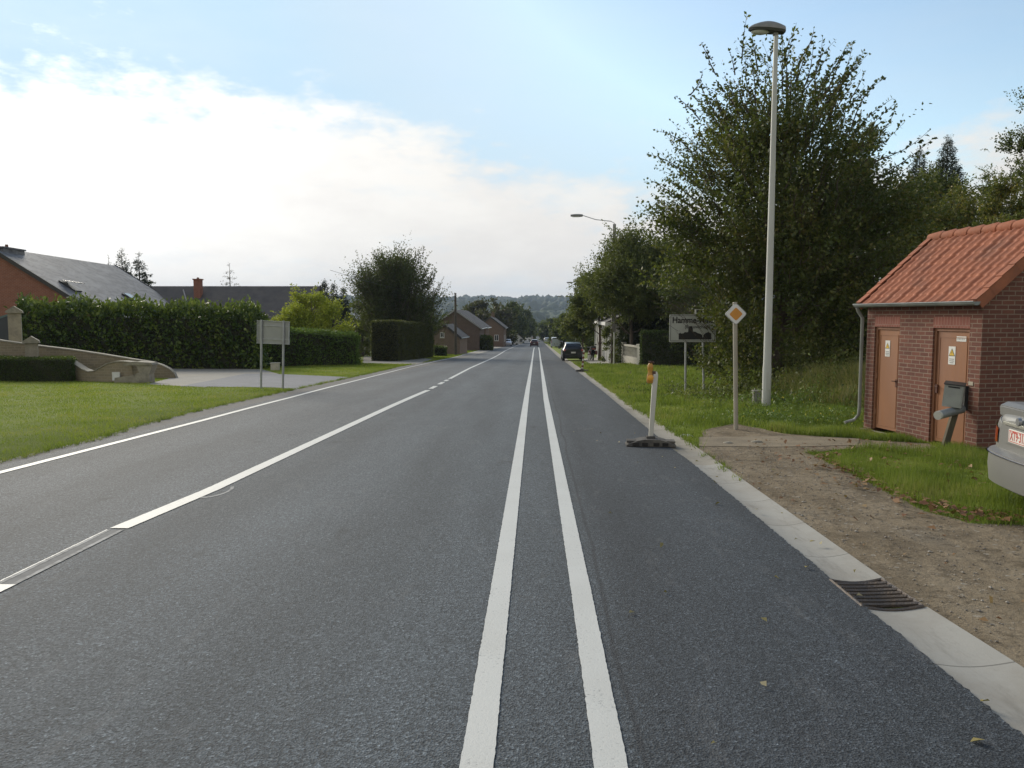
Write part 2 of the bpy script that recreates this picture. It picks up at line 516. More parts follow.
IRON = mat('cast_iron', (.10, .09, .085), (.14, .11, .085), rough=.6, metal=.6, scale=20, bump=.4)
DARK = mat('dark_void', (.006, .006, .006), rough=1)
gt = thing('drain_grate', 'cast iron drain grate set in the pale concrete gutter strip', 'drain grate', (float(gin(gr0)) + .2, (gr0 + gr1) / 2, float(zr(gr0))))
a0, b0, a1, b1 = float(gin(gr0)), float(gout(gr0)), float(gin(gr1)), float(gout(gr1))
mb = MB()
def gpt(u, v, dz=0):
    y = gr0 + (gr1 - gr0) * v; a = a0 + (a1 - a0) * v; b = b0 + (b1 - b0) * v
    return Vector((a + (b - a) * u, y, float(zr(y)) + .013 - .024 * math.sin(math.pi * u) + .012 * u + dz))
mb.grid([[gpt(u, v, -.16) for u in (0, .5, 1)] for v in (0, 1)])
mb.build('drain_pit', mat('drain_hole_shade', (.035, .03, .025), (.02, .018, .015), rough=1), gt)  # dark brown sheet, stands in for the shade down the drain hole
mb = MB()
for v in (.015, .985): mb.tube([gpt(u, v, .0) for u in np.linspace(0, 1, 9)], .014, 6)
for u in (.015, .985): mb.tube([gpt(u, v, .0) for v in (0.02, .98)], .014, 6)
mb.build('grate_frame', IRON, gt)
for k in range(7):
    mb = MB(); v = .13 + k * .123
    mb.tube([gpt(u, v + .10 * math.sin(math.pi * u) - .05, .002) for u in np.linspace(.03, .97, 11)], .017, 6)
    mb.build('grate_bar', IRON, gt)

# ---- the ground itself
def groundmat():
    m = bpy.data.materials.new('ground'); t = nt(m)
    out = N(t, 'ShaderNodeOutputMaterial'); b = N(t, 'ShaderNodeBsdfPrincipled'); L(t, b.outputs[0], out.inputs[0])
    tc = N(t, 'ShaderNodeTexCoord').outputs['Object']
    n = noise(t, tc, .8, 6, .7); n2 = noise(t, tc, 30, 4, .8); n3 = noise(t, tc, .006, 3, .5)
    c = mixc(t, ramp(t, n, [(.35, 0), (.65, 1)]), (.16, .21, .036), (.22, .25, .055))
    c = mixc(t, ramp(t, n2, [(.4, 0), (.65, .5)]), c, (.055, .075, .02))
    far = ramp(t, n3, [(.35, (.06, .10, .025)), (.5, (.10, .13, .04)), (.62, (.16, .15, .07)), (.7, (.05, .085, .02))])
    s = N(t, 'ShaderNodeSeparateXYZ'); L(t, tc, s.inputs[0])
    c = mixc(t, mth(t, 'MULTIPLY', mth(t, 'SUBTRACT', s.outputs[1], 300), .003, clamp=True), c, far)
    L(t, c, b.inputs['Base Color']); b.inputs['Roughness'].default_value = .95; b.inputs['Specular IOR Level'].default_value = .1
    bn = N(t, 'ShaderNodeBump'); bn.inputs['Strength'].default_value = .7; bn.inputs['Distance'].default_value = .03
    L(t, n2, bn.inputs['Height']); L(t, bn.outputs[0], b.inputs['Normal'])
    return m
GXA = [-2400, -1500, -900, -500, -250, -120, -60, -40, -25, -15, -10, -7]
GXB = [3.4] + list(np.round(np.arange(3.5, 17, .5), 2)) + [20, 30, 50, 120, 250, 500, 900, 1500, 2400]
print('gout max', float(np.max(gout(YSA))), 'gin max', float(np.max(gin(YSA))))
V = []
for y in YS:
    z0 = float(zr(y)); go = float(gout(y))
    V += [(x, y, z0) for x in GXA] + [(-6.85, y, z0 - .25), (go - .06, y, z0 - .25), (go - .01, y, z0)] + [(x, y, float(gz(x, y))) for x in GXB]
w = len(GXA) + 3 + len(GXB)
Fs = np.array([(i * w + k, i * w + k + 1, (i + 1) * w + k + 1, (i + 1) * w + k) for i in range(len(YS) - 1) for k in range(w - 1)])
structure(np_mesh('ground', V, Fs, groundmat()))

def dirtmat():
    m = bpy.data.materials.new('dirt'); t = nt(m)
    out = N(t, 'ShaderNodeOutputMaterial'); b = N(t, 'ShaderNodeBsdfPrincipled'); L(t, b.outputs[0], out.inputs[0])
    tc = N(t, 'ShaderNodeTexCoord').outputs['Object']
    n = noise(t, scaled(t, tc, (1.6, .7, 1)), 1.1, 7, .65); n2 = noise(t, tc, 28, 5, .8); n3 = noise(t, tc, 6, 6, .75)
    v = N(t, 'ShaderNodeTexVoronoi'); v.inputs['Scale'].default_value = 32; L(t, tc, v.inputs['Vector'])
    c = ramp(t, n, [(.30, (.125, .096, .06)), (.44, (.21, .165, .108)), (.56, (.275, .222, .152)), (.70, (.175, .15, .115))])
    c = mixc(t, ramp(t, n3, [(.52, 0), (.64, .7)]), c, (.085, .065, .042))
    n9 = noise(t, scaled(t, tc, (.9, .35, 1)), 2.2, 5, .7)
    c = mixc(t, ramp(t, n9, [(.50, 0), (.66, .65)]), c, (.12, .095, .065))
    c = mixc(t, ramp(t, n2, [(.45, 0), (.72, .35)]), c, (.34, .29, .21))
    c = mixc(t, ramp(t, v.outputs['Color'], [(.86, 0), (.93, .7)]), c, (.36, .33, .28))
    L(t, c, b.inputs['Base Color']); b.inputs['Roughness'].default_value = .95; b.inputs['Specular IOR Level'].default_value = .15
    bn = N(t, 'ShaderNodeBump'); bn.inputs['Strength'].default_value = 1; bn.inputs['Distance'].default_value = .05
    L(t, mth(t, 'ADD', mth(t, 'ADD', n3, mth(t, 'MULTIPLY', n2, .4)), n), bn.inputs['Height']); L(t, bn.outputs[0], b.inputs['Normal'])
    return m
DIRT = dirtmat()
dl = [(float(gout(y)), y) for y in np.arange(1.2, G(697, 447).y, .8)]
DIRTP = dl + gp((700, 446), (704, 430), (735, 424), (785, 434), (860, 440), (930, 444), (944, 452), (850, 449), (806, 453), (835, 466), (880, 489), (925, 512), (975, 525), (1040, 527), (1500, 540)) + [(9.5, 1.2)]
DIRTJ = jitter(DIRTP, .035, .25, 3)
structure(sheet('dirt', DIRTJ, .008, DIRT))
PATHP = gp((697, 447), (699, 438), (780, 436.5), (858, 439), (856, 446), (780, 448))
structure(sheet('path', jitter(PATHP, .03, .3, 5), .014, mat('pale_path', (.255, .205, .135), (.185, .15, .098), rough=.95, scale=3, bump=.6, bscale=40, dirt=(.15, .12, .08))))
PATCHP = gp((693, 418), (722, 418), (724, 427), (700, 432))

# left driveways
BEIGE = mat('driveway_paving', (.24, .225, .20), (.195, .185, .16), rough=.9, scale=1.2, bump=.3, bscale=40, dirt=(.25, .22, .17))
BLUEG = mat('driveway_asphalt', (.165, .17, .185), (.135, .14, .15), rough=.9, scale=2, bump=.4, bscale=70)
DRV1 = gp((146, 384.5), (168, 379), (170, 366.5), (262, 369.5), (286, 376), (205, 387.5))
structure(sheet('driveway', DRV1, .008, BEIGE))
DRV2 = gp((180, 386.6), (245, 374), (286, 374.5), (352, 377.5), (322, 385), (302, 389.5), (270, 387.8))
structure(sheet('driveway', DRV2, .012, BLUEG))
DRV3 = gp((362, 363.5), (364, 356.5), (404, 357), (434, 359), (418, 364.5))
structure(sheet('driveway', DRV3, .008, BEIGE))
FOOT = [(-8.6, 88), (-8.6, 330), (-6.9, 330), (-6.9, 88)]
structure(sheet('pavement', FOOT, .016, mat('gravel_walk', (.33, .30, .25), (.26, .24, .2), rough=.95, scale=3)))
FOOTR = gp((590, 364.5), (640, 364.2), (625, 361), (596, 357.5), (583, 359))
structure(sheet('path', FOOTR, .01, mat('forecourt', (.37, .35, .31), (.31, .29, .25), rough=.95, scale=2)))
NOGRASS = [DIRTP, PATHP, DRV1, DRV2, DRV3, FOOT, FOOTR]

# ------------------------------------------------------------------ sky, sun, air
SUN_AZ, SUN_EL = R(-36), R(24)
w = bpy.data.worlds.new('World'); sc.world = w; w.use_nodes = True
t = w.node_tree; t.nodes.clear()
wo = N(t, 'ShaderNodeOutputWorld'); bg = N(t, 'ShaderNodeBackground'); L(t, bg.outputs[0], wo.inputs[0])
sky = N(t, 'ShaderNodeTexSky', sky_type='NISHITA'); sky.sun_disc = False
sky.sun_elevation = SUN_EL; sky.sun_rotation = SUN_AZ; sky.dust_density = .6; sky.ozone_density = 1.4
geo = N(t, 'ShaderNodeTexCoord').outputs['Generated']
s = N(t, 'ShaderNodeSeparateXYZ'); L(t, geo, s.inputs[0])
az = mth(t, 'ARCTAN2', s.outputs[0], s.outputs[1])
azn = mth(t, 'MULTIPLY_ADD', az, 1 / (2 * math.pi), .5)
def azp(px): return (math.atan((px - 512) / F) - YAW) / (2 * math.pi) + .5
def elz(px, py):
    d = ray(px, py).normalized(); return d.z
top = ramp(t, azn, [(0, .75), (azp(-1500), .7), (azp(-300), .36), (azp(0), elz(0, 52)), (azp(180), elz(180, 62)), (azp(300), elz(300, 98)), (azp(450), elz(450, 132)), (azp(560), elz(560, 158)), (azp(690), elz(690, 172)), (azp(860), elz(860, 160)), (azp(1024), elz(1024, 96)), (azp(1500), .55), (1, .75)])
stv = scaled(t, geo, (1, 1, 2.6))
cn = noise(t, stv, 5.5, 9, .62)
cn2 = noise(t, stv, 22, 6, .6)
thr = mth(t, 'ADD', top, mth(t, 'MULTIPLY_ADD', cn, .24, -.125))
thr = mth(t, 'ADD', thr, mth(t, 'MULTIPLY_ADD', cn2, .05, -.025))
mask = N(t, 'ShaderNodeMapRange', interpolation_type='SMOOTHSTEP')
L(t, mth(t, 'SUBTRACT', thr, s.outputs[2]), mask.inputs[0]); mask.inputs[1].default_value = -.03; mask.inputs[2].default_value = .055
# thin veil everywhere, holes inside the bank
cn3 = noise(t, scaled(t, geo, (1, 1, 3.4)), 7.5, 7, .6)
hole = ramp(t, cn3, [(.30, .80), (.46, 1)])
m1 = mth(t, 'MULTIPLY', mask.outputs[0], hole)
veil = ramp(t, noise(t, scaled(t, geo, (1, 1, 4)), 2.2, 6, .6), [(.40, .01), (.75, .16)])
cov = mth(t, 'MAXIMUM', m1, veil)
sd = Vector((math.sin(SUN_AZ) * math.cos(R(17)), math.cos(SUN_AZ) * math.cos(R(17)), math.sin(R(17))))
dp = N(t, 'ShaderNodeVectorMath', operation='DOT_PRODUCT'); L(t, geo, dp.inputs[0]); dp.inputs[1].default_value = sd
gl = mth(t, 'POWER', mth(t, 'MAXIMUM', dp.outputs['Value'], 0), 26)
gl2 = mth(t, 'POWER', mth(t, 'MAXIMUM', dp.outputs['Value'], 0), 2)
cshade = mixc(t, ramp(t, cn, [(.38, 0), (.62, 1)]), (5.5, 5.36, 5.15), (6.1, 5.98, 5.7))
br = mth(t, 'ADD', mth(t, 'MULTIPLY', gl, .75), mth(t, 'MULTIPLY_ADD', mth(t, 'MULTIPLY_ADD', dp.outputs['Value'], .5, .5), .42, .62))
cl = N(t, 'ShaderNodeVectorMath', operation='SCALE'); L(t, cshade, cl.inputs[0]); L(t, br, cl.inputs['Scale'])
skc = N(t, 'ShaderNodeVectorMath', operation='MULTIPLY'); L(t, sky.outputs[0], skc.inputs[0]); skc.inputs[1].default_value = (1.30, 1.28, 1.16)
# thin the glare around the hidden sun so that the clear sky keeps its pale blue
lum = N(t, 'ShaderNodeSeparateXYZ'); L(t, skc.outputs[0], lum.inputs[0])
dmp = mth(t, 'DIVIDE', 4.3, mth(t, 'MAXIMUM', lum.outputs[0], 4.3))
dv_ = N(t, 'ShaderNodeVectorMath', operation='SCALE'); L(t, skc.outputs[0], dv_.inputs[0]); L(t, dmp, dv_.inputs['Scale'])
bl_ = mixc(t, mth(t, 'MULTIPLY', mth(t, 'SUBTRACT', 1.0, dmp), 1.8, clamp=True), dv_.outputs[0], (3.75, 5.15, 6.3))
L(t, mixc(t, cov, bl_, cl.outputs[0]), bg.inputs[0])
bg.inputs[1].default_value = .12

sl = bpy.data.lights.new('sun', 'SUN'); so = bpy.data.objects.new('sun', sl); C.objects.link(so)
sl.energy = 2.7; sl.angle = R(26); sl.color = (1, .91, .76)
sdir = Vector((math.sin(SUN_AZ) * math.cos(SUN_EL), math.cos(SUN_AZ) * math.cos(SUN_EL), math.sin(SUN_EL)))
so.rotation_euler = sdir.to_track_quat('Z', 'Y').to_euler()
sc.view_settings.view_transform = 'Standard'; sc.view_settings.look = 'None'; sc.view_settings.gamma = 1
sc.view_settings.exposure = 0.46
sc.render.film_transparent = False

hz = MB(); hz.box((0, 1970, 50), (4900, 4090, 150))
ho = hz.build('haze', bpy.data.materials.new('haze')); tag(ho, 'pale blue haze thinning out the far valley', 'haze', None, 'stuff')
t = nt(ho.data.materials[0]); out = N(t, 'ShaderNodeOutputMaterial'); pv = N(t, 'ShaderNodeVolumePrincipled')
pv.inputs['Color'].default_value = (.66, .80, 1.0, 1); pv.inputs['Density'].default_value = .00017
L(t, pv.outputs[0], out.inputs['Volume'])

# ------------------------------------------------------------------ foliage
def unit(v): return v / np.maximum(np.linalg.norm(v, axis=1, keepdims=True), 1e-9)
def leaf_quads(c, d, size, aspect=.55, fold=.0):
    n = len(c); d = unit(d)
    r = rng.normal(size=(n, 3)); b = unit(np.cross(d, r))
    size = np.asarray(size).reshape(-1, 1) * np.ones((n, 1))
    v0 = c; v2 = c + d * size
    up = np.cross(b, d)
    v1 = c + d * size * .45 + b * size * aspect * .5 + up * size * .08
    v3 = c + d * size * .45 - b * size * aspect * .5 + up * size * .08
    V = np.stack([v0, v1, v2, v3], 1).reshape(-1, 3)
    Fq = np.arange(4 * n).reshape(n, 4)
    return V, Fq
def prof(p, h):
    return np.interp(h, [a[0] for a in p], [a[1] for a in p])

def broadleaf(root, H, profile, n_twig, leaves_per, leaf, lm, wood, trunk_r=.16, twigL=.8, up=.6, out=.8, shell=.5, squash=(1, 1), twig_w=.006, wood_twigs=.35, lean=(0, 0), clump=0, clump_s=.5, droop=0, seed=1, trunk_frac=.85, limbs=14, sx=1.0, cut=None, lumps=.18, rnd=.45):
    g = np.random.default_rng(seed); l = root.location
    hs = np.linspace(profile[0][0], profile[-1][0], 200)
    wgt = prof(profile, hs) ** 1.7 + .02; wgt /= wgt.sum()
    ph = g.uniform(0, 6.28, 6)
    def place(n):
        h = g.choice(hs, n, p=wgt) + g.uniform(-.05, .05, n) * H
        a = g.uniform(0, 2 * math.pi, n)
        lump = 1 + lumps * np.sin(3 * a + ph[0] + 2.3 * h) + lumps * .8 * np.sin(5 * a + ph[1] - 3.1 * h) + lumps * .5 * np.sin(2 * a + ph[2] + 5 * h)
        rr = prof(profile, h) * lump * g.uniform(0, 1, n) ** shell
        return np.stack([rr * np.cos(a) * squash[0], rr * np.sin(a) * squash[1], h], 1), a
    if clump:
        cc, ca = place(clump)
        k = g.integers(0, clump, n_twig)
        B = cc[k] + g.normal(size=(n_twig, 3)) * clump_s * g.uniform(.3, 1.2, (n_twig, 1))
        A = np.arctan2(B[:, 1], B[:, 0])
    else:
        B, A = place(n_twig)
    rad = np.hypot(B[:, 0], B[:, 1]); R0 = np.maximum(prof(profile, np.clip(B[:, 2], profile[0][0], profile[-1][0])), .3)
    rel = np.clip(rad / R0, 0, 1)
    outv = np.stack([np.cos(A), np.sin(A), np.zeros(n_twig)], 1) * (out * rel)[:, None]
    D = unit(outv + np.array([0, 0, 1]) * (up + .5 * np.clip(B[:, 2:3] / H, 0, 1)) + g.normal(size=(n_twig, 3)) * rnd)
    Ln = twigL * g.uniform(.45, 1.25, n_twig)
    B = B + np.array([lean[0], lean[1], 0]) * (B[:, 2:3] / H)
    ti = np.repeat(np.arange(n_twig), leaves_per)
    u = (np.tile(np.linspace(.08, 1, leaves_per), n_twig) + g.uniform(-.05, .05, n_twig * leaves_per)).clip(0, 1)
    bend = np.array([0, 0, -1.0])
    P = B[ti] + D[ti] * (Ln[ti] * u)[:, None] + bend * (droop * Ln[ti] * u * u)[:, None]
    side = g.normal(size=P.shape)
    P = P + unit(side) * leaf * .3
    ld = D[ti] * .7 + unit(side) * .9 + np.array([0, 0, -.25])
    sz = leaf * g.uniform(.6, 1.25, len(P))
    keep = (P[:, 2] > .03)
    if cut is not None: keep &= cut(P)
    V, Fq = leaf_quads(P[keep], ld[keep], sz[keep], .6)
    crown = np_mesh('crown', V, Fq, lm, root, world=False)
    # trunk, limbs and twigs
    mb = MB()
    tp = [Vector((0, 0, -.25))]; rr = [trunk_r * 1.25]
    for k in range(1, 9):
        f = k / 8; tp.append(Vector((lean[0] * f + g.normal() * .03 * H * .2 * f, lean[1] * f + g.normal() * .03 * H * .2 * f, H * trunk_frac * f))); rr.append(trunk_r * (1 - .9 * f) + .01)
    mb.tube(tp, rr, 9)
    for k in range(limbs):
        f = g.uniform(.18, .8); i = int(f * 8); p0 = tp[i].lerp(tp[i + 1], f * 8 - i)
        h1 = min(profile[-1][0] * .95, p0.z + g.uniform(.1, .3) * H); a = g.uniform(0, 6.28)
        r1 = float(prof(profile, h1)) * .75
        p2 = Vector((r1 * math.cos(a) * squash[0] + lean[0] * h1 / H, r1 * math.sin(a) * squash[1] + lean[1] * h1 / H, h1))
        pm = p0.lerp(p2, .5) + Vector((0, 0, -.06 * H))
        mb.tube([p0, p0.lerp(pm, .6), pm.lerp(p2, .4), p2], [trunk_r * .45 * (1 - f * .6), trunk_r * .33 * (1 - f * .6), trunk_r * .2 * (1 - f * .6), .008], 6, cap=False)
    nt_ = int(n_twig * wood_twigs)
    for k in range(nt_):
        p = Vector(B[k]); d = Vector(D[k]) * Ln[k]
        e = p + d + Vector((0, 0, -droop * Ln[k])); m_ = p + d * .5 + Vector((0, 0, -droop * Ln[k] * .25))
        if p.z > .1: mb.tube([p - d * .25, m_, e], [twig_w, twig_w * .7, twig_w * .3], 3, cap=False)
    mb.build('trunk', wood, root, world=False, smooth=True)
    return root

def conifer(root, H, Rb, n, leaf, lm, wood, seed=1, base=.06, power=.9, whorls=16, droop=.25, per=9, sparse=1.0):
    g = np.random.default_rng(seed)
    nb = int(n / per)
    if whorls:
        k = np.floor((1 - g.uniform(0, 1, nb) ** .58) * whorls); h = (base + (1 - base) * (k + .5) / whorls) * H + g.normal(size=nb) * H * .004
    else: h = H * (base + (1 - base) * g.uniform(0, 1, nb) ** 1.15)
    if whorls: h = np.minimum(h + g.normal(size=nb) * H * .2 / whorls, H)
    h = np.clip(h, base * H, H * .995)
    rmax = Rb * np.clip(1 - h / H, 0, 1) ** power + .03
    a = g.uniform(0, 6.28, nb); if_ = 1 + .28 * np.sin(5 * a + h * 7.7) * np.sin(3 * a - h * 3.1)
    rr = rmax * if_ * g.uniform(.1, 1, nb) ** .6 * sparse
    ax = np.stack([np.cos(a), np.sin(a), -droop * np.ones(nb)], 1)
    base_p = np.stack([np.zeros(nb), np.zeros(nb), h], 1)
    ti = np.repeat(np.arange(nb), per)
    u = g.uniform(.75, 1.08, nb * per)
    P = base_p[ti] + ax[ti] * (rr[ti] * u)[:, None]
    P[:, 2] += .25 * droop * rr[ti] * (u > 0.9)
    P += g.normal(size=P.shape) * leaf * .35
    ld = ax[ti] * .8 + g.normal(size=P.shape) * .5
    V, Fq = leaf_quads(P, ld, leaf * g.uniform(.5, 1.2, len(P)) * np.clip(.45 + 1.6 * (1 - h[ti] / H), .45, 1), .42)
    np_mesh('crown', V, Fq, lm, root, world=False)
    mb = MB(); mb.tube([(0, 0, -.3), (0, 0, H * .5), (0, 0, H)], [H * .018, H * .011, .01], 7)
    for k in range(min(60, nb)):
        p = Vector(base_p[k]); e = p + Vector(ax[k]) * float(rmax[k]) * .9
        mb.tube([p, e], [.02 * H / 8, .006], 3, cap=False)
    mb.build('trunk', wood, root, world=False, smooth=True)
    return root

def hedge(name, label, foot, h0, h1, leaf, density, lm, core, cat='hedge', rough=.08, up=0.2, seed=2, group=None, bulge=.0, tuft=0):
    'foot: 4 ground corners (x,y) in order; h0 height at corners 0/3, h1 at corners 1/2'
    g = np.random.default_rng(seed)
    cx = sum(p[0] for p in foot) / 4; cy = sum(p[1] for p in foot) / 4
    root = thing(name, label, cat, (cx, cy, float(gz(cx, cy))), 0, group)
    z = [float(gz(*p)) for p in foot]; hs = [h0, h1, h1, h0]
    bot = [Vector((foot[i][0], foot[i][1], z[i] - .05)) for i in range(4)]
    topv = [Vector((foot[i][0], foot[i][1], z[i] + hs[i])) for i in range(4)]
    quads = [(bot[i], bot[(i + 1) % 4], topv[(i + 1) % 4], topv[i]) for i in range(4)] + [(topv[0], topv[1], topv[2], topv[3])]
    cen = Vector((cx, cy, sum(z) / 4 + (h0 + h1) / 4))
    Vs = []; Fs = []; off = 0
    for qi, q in enumerate(quads):
        A, B_, C_, D_ = [np.array(v) for v in q]
        area = (np.linalg.norm(B_ - A) + np.linalg.norm(C_ - D_)) / 2 * (np.linalg.norm(D_ - A) + np.linalg.norm(C_ - B_)) / 2
        n = int(area * density)
        u = g.uniform(0, 1, (n, 1)); v = g.uniform(0, 1, (n, 1))
        P = (A * (1 - u) + B_ * u) * (1 - v) + (D_ * (1 - u) + C_ * u) * v
        nn = np.cross(B_ - A, D_ - A); nn /= np.linalg.norm(nn)
        if np.dot((A + C_) / 2 - np.array(cen), nn) < 0: nn = -nn
        und = .5 * np.sin(P[:, 0:1] * 2.1 + P[:, 1:2] * 1.7 + P[:, 2:3] * 2.5) + .5 * np.sin(P[:, 0:1] * 5.3 - P[:, 1:2] * 4.1 + P[:, 2:3] * 6)
        P = P + nn * (und * rough + g.normal(size=(n, 1)) * rough * .6 - rough * .3) + nn * bulge * np.sin(np.pi * v)
        if tuft and qi == 4:
            P[:, 2] += tuft * g.uniform(0, 1, n) ** 3
        d = nn * .5 + g.normal(size=(n, 3)) * .6 + np.array([0, 0, up])
        V_, F_ = leaf_quads(P, d, leaf * g.uniform(.6, 1.3, n), .55)
        Vs.append(V_); Fs.append(F_ + off); off += len(V_)
    np_mesh('foliage', np.concatenate(Vs), np.concatenate(Fs), lm, root)
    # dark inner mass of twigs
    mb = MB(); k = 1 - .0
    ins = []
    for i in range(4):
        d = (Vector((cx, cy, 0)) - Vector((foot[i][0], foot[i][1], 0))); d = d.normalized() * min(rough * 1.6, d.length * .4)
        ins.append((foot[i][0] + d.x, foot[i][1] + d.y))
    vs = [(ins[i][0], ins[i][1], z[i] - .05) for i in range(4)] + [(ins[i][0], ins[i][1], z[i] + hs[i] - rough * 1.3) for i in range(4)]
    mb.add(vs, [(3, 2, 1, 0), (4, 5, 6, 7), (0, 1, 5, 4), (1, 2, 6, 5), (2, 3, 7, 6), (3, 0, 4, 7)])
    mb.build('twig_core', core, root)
    return root

BARK = mat('bark', (.11, .085, .065), (.065, .05, .04), rough=.95, scale=12, bump=.8, stretch=(1, 1, .2))
BARKG = mat('bark_grey', (.16, .15, .13), (.10, .09, .08), rough=.95, scale=12, bump=.8, stretch=(1, 1, .2))
BIRCH = mat('birch_bark', (.5, .48, .44), (.25, .23, .2), rough=.9, scale=8, stretch=(1, 1, 3))
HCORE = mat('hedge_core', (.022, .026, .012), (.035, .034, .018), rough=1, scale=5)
LM_HORN = leafmat('leaf_hornbeam', [(.022, .034, .012), (.042, .062, .018), (.07, .092, .025), (.13, .135, .035), (.18, .14, .045)])
LM_DARK = leafmat('leaf_dark', [(.022, .036, .013), (.038, .056, .018), (.065, .085, .026), (.11, .125, .035)])
LM_OLIVE = leafmat('leaf_olive', [(.045, .06, .02), (.08, .105, .028), (.14, .16, .045), (.20, .20, .06)])
LM_YEL = leafmat('leaf_yellow', [(.16, .21, .022), (.30, .36, .035), (.42, .46, .05), (.50, .46, .06)], trans=.45)
LM_LAUR = leafmat('leaf_laurel', [(.025, .046, .012), (.048, .085, .018), (.06, .105, .022), (.15, .21, .04), (.26, .30, .07)], rough=.4)  # paler end stops put sunlit leaf highlights into the colour
LM_PRIV = leafmat('leaf_privet', [(.08, .13, .03), (.12, .20, .04), (.18, .27, .06)])
LM_YEW = leafmat('leaf_yew', [(.045, .05, .018), (.075, .08, .028), (.11, .11, .04)])
LM_BOX = leafmat('leaf_box', [(.028, .05, .014), (.045, .078, .02), (.065, .10, .025)])
LM_CON = leafmat('needles', [(.010, .018, .012), (.018, .030, .018), (.03, .045, .024)], trans=.12)
LM_CYP = leafmat('cypress_foliage', [(.018, .028, .012), (.032, .046, .018), (.05, .065, .024)], trans=.15)
LM_AUT = leafmat('leaf_autumn', [(.05, .07, .02), (.09, .115, .025), (.18, .17, .035), (.32, .23, .04)])
LM_RED = leafmat('leaf_purple', [(.022, .018, .014), (.04, .03, .02), (.05, .045, .022)])

# ------------------------------------------------------------------ trees on the right
def R3(px, D, name, label, cat, group=None):
    p = on(px, D); return thing(name, label, cat, p, 0, group)

# the big hornbeam behind the lamp post
p = on(779, 23.0)
horn = thing('hornbeam_tree', 'tall dark green deciduous tree with long upright shoots behind the pale lamp post', 'tree', p)
HP = [(0.15, 2.1), (.8, 2.5), (2.5, 2.8), (4.5, 2.85), (5.8, 2.5), (6.9, 1.95), (7.8, 1.35), (8.4, .8), (8.9, .25)]
broadleaf(horn, 9.8, HP, 7000, 16, .105, LM_HORN, BARK, trunk_r=.2, twigL=1.0, up=.5, out=1.0, rnd=.28, shell=.5, clump=240, clump_s=.40, wood_twigs=.25, twig_w=.007, seed=3, limbs=34, lumps=.12, trunk_frac=.9, cut=lambda P: ~((P[:, 0] < -2.1 + .25 * np.sin(P[:, 2] * 5)) & (P[:, 2] < 3.0)))
# lone shoots that stick out of the outline
def shoots(root, specs, leaf, lm, wood, seed):
    g = np.random.default_rng(seed); c = []; d = []; mb = MB()
    for (p0, p1) in specs:
        p0 = np.array(p0); p1 = np.array(p1); Ln = np.linalg.norm(p1 - p0); n = max(8, int(Ln / .045))
        ax = (p1 - p0) / Ln; sag = g.normal(size=3) * .08 * Ln
        pts = [p0 + (p1 - p0) * u + sag * math.sin(math.pi * u) for u in np.linspace(0, 1, 7)]
        mb.tube(pts, list(np.linspace(.02, .003, 7)), 4, cap=False)
        for k in range(n):
            u = (k + g.uniform(0, 1)) / n; q = p0 + (p1 - p0) * u + sag * math.sin(math.pi * u)
            sd_ = unit(g.normal(size=(1, 3)))[0]
            for r_ in range(2 if u < .8 else 1):
                c.append(q + sd_ * g.uniform(0, .05) * (1.3 - u)); d.append(sd_ + ax * .7 * g.uniform(0, 1))
    V, Fq = leaf_quads(np.array(c), np.array(d), leaf * g.uniform(.6, 1.2, len(c)), .6)
    np_mesh('shoot_leaves', V, Fq, lm, root, world=False)
    mb.build('shoot', wood, root, world=False, smooth=True)
g_ = np.random.default_rng(5)
sp = []
for k in range(330):
    h = g_.uniform(1.6, 8.3); a = g_.uniform(0, 6.28); r0 = float(prof(HP, h)) * g_.uniform(.7, 1)
    f = (h / 9.8); el = R(22 + 46 * f ** 1.2 + g_.normal() * 8); Ln = g_.uniform(.7, 1.75) * (.75 + .35 * f)
    p0 = (r0 * math.cos(a), r0 * math.sin(a), h)
    if p0[0] + Ln * math.cos(el) * math.cos(a) < -1.9 and h < 3.1: continue
    sp.append((p0, (p0[0] + Ln * math.cos(el) * math.cos(a), p0[1] + Ln * math.cos(el) * math.sin(a), h + Ln * math.sin(el))))
# long shoots seen against the sky, as root-relative positions
def rel(px, py): q = at(px, py, 23.0) - p; return (q.x, q.y, q.z)
for a, b in (((712, 60), (701, 42)), ((742, 60), (747, 14)), ((758, 70), (752, 34)), ((735, 75), (729, 48)), ((800, 60), (814, 28)), ((826, 80), (847, 44)), ((822, 128), (880, 78)), ((836, 160), (896, 104)), ((842, 185), (905, 122)), ((700, 120), (675, 96)), ((690, 150), (655, 130)), ((690, 180), (646, 153)), ((688, 205), (650, 180)), ((700, 225), (655, 205)), ((690, 95), (703, 70)), ((716, 75), (706, 48)), ((768, 60), (776, 30)), ((785, 64), (794, 32)), ((812, 80), (830, 52)), ((850, 100), (866, 70))):
    sp.append((rel(*a), rel(*b)))
shoots(horn, sp, .115, LM_HORN, BARK, 9)

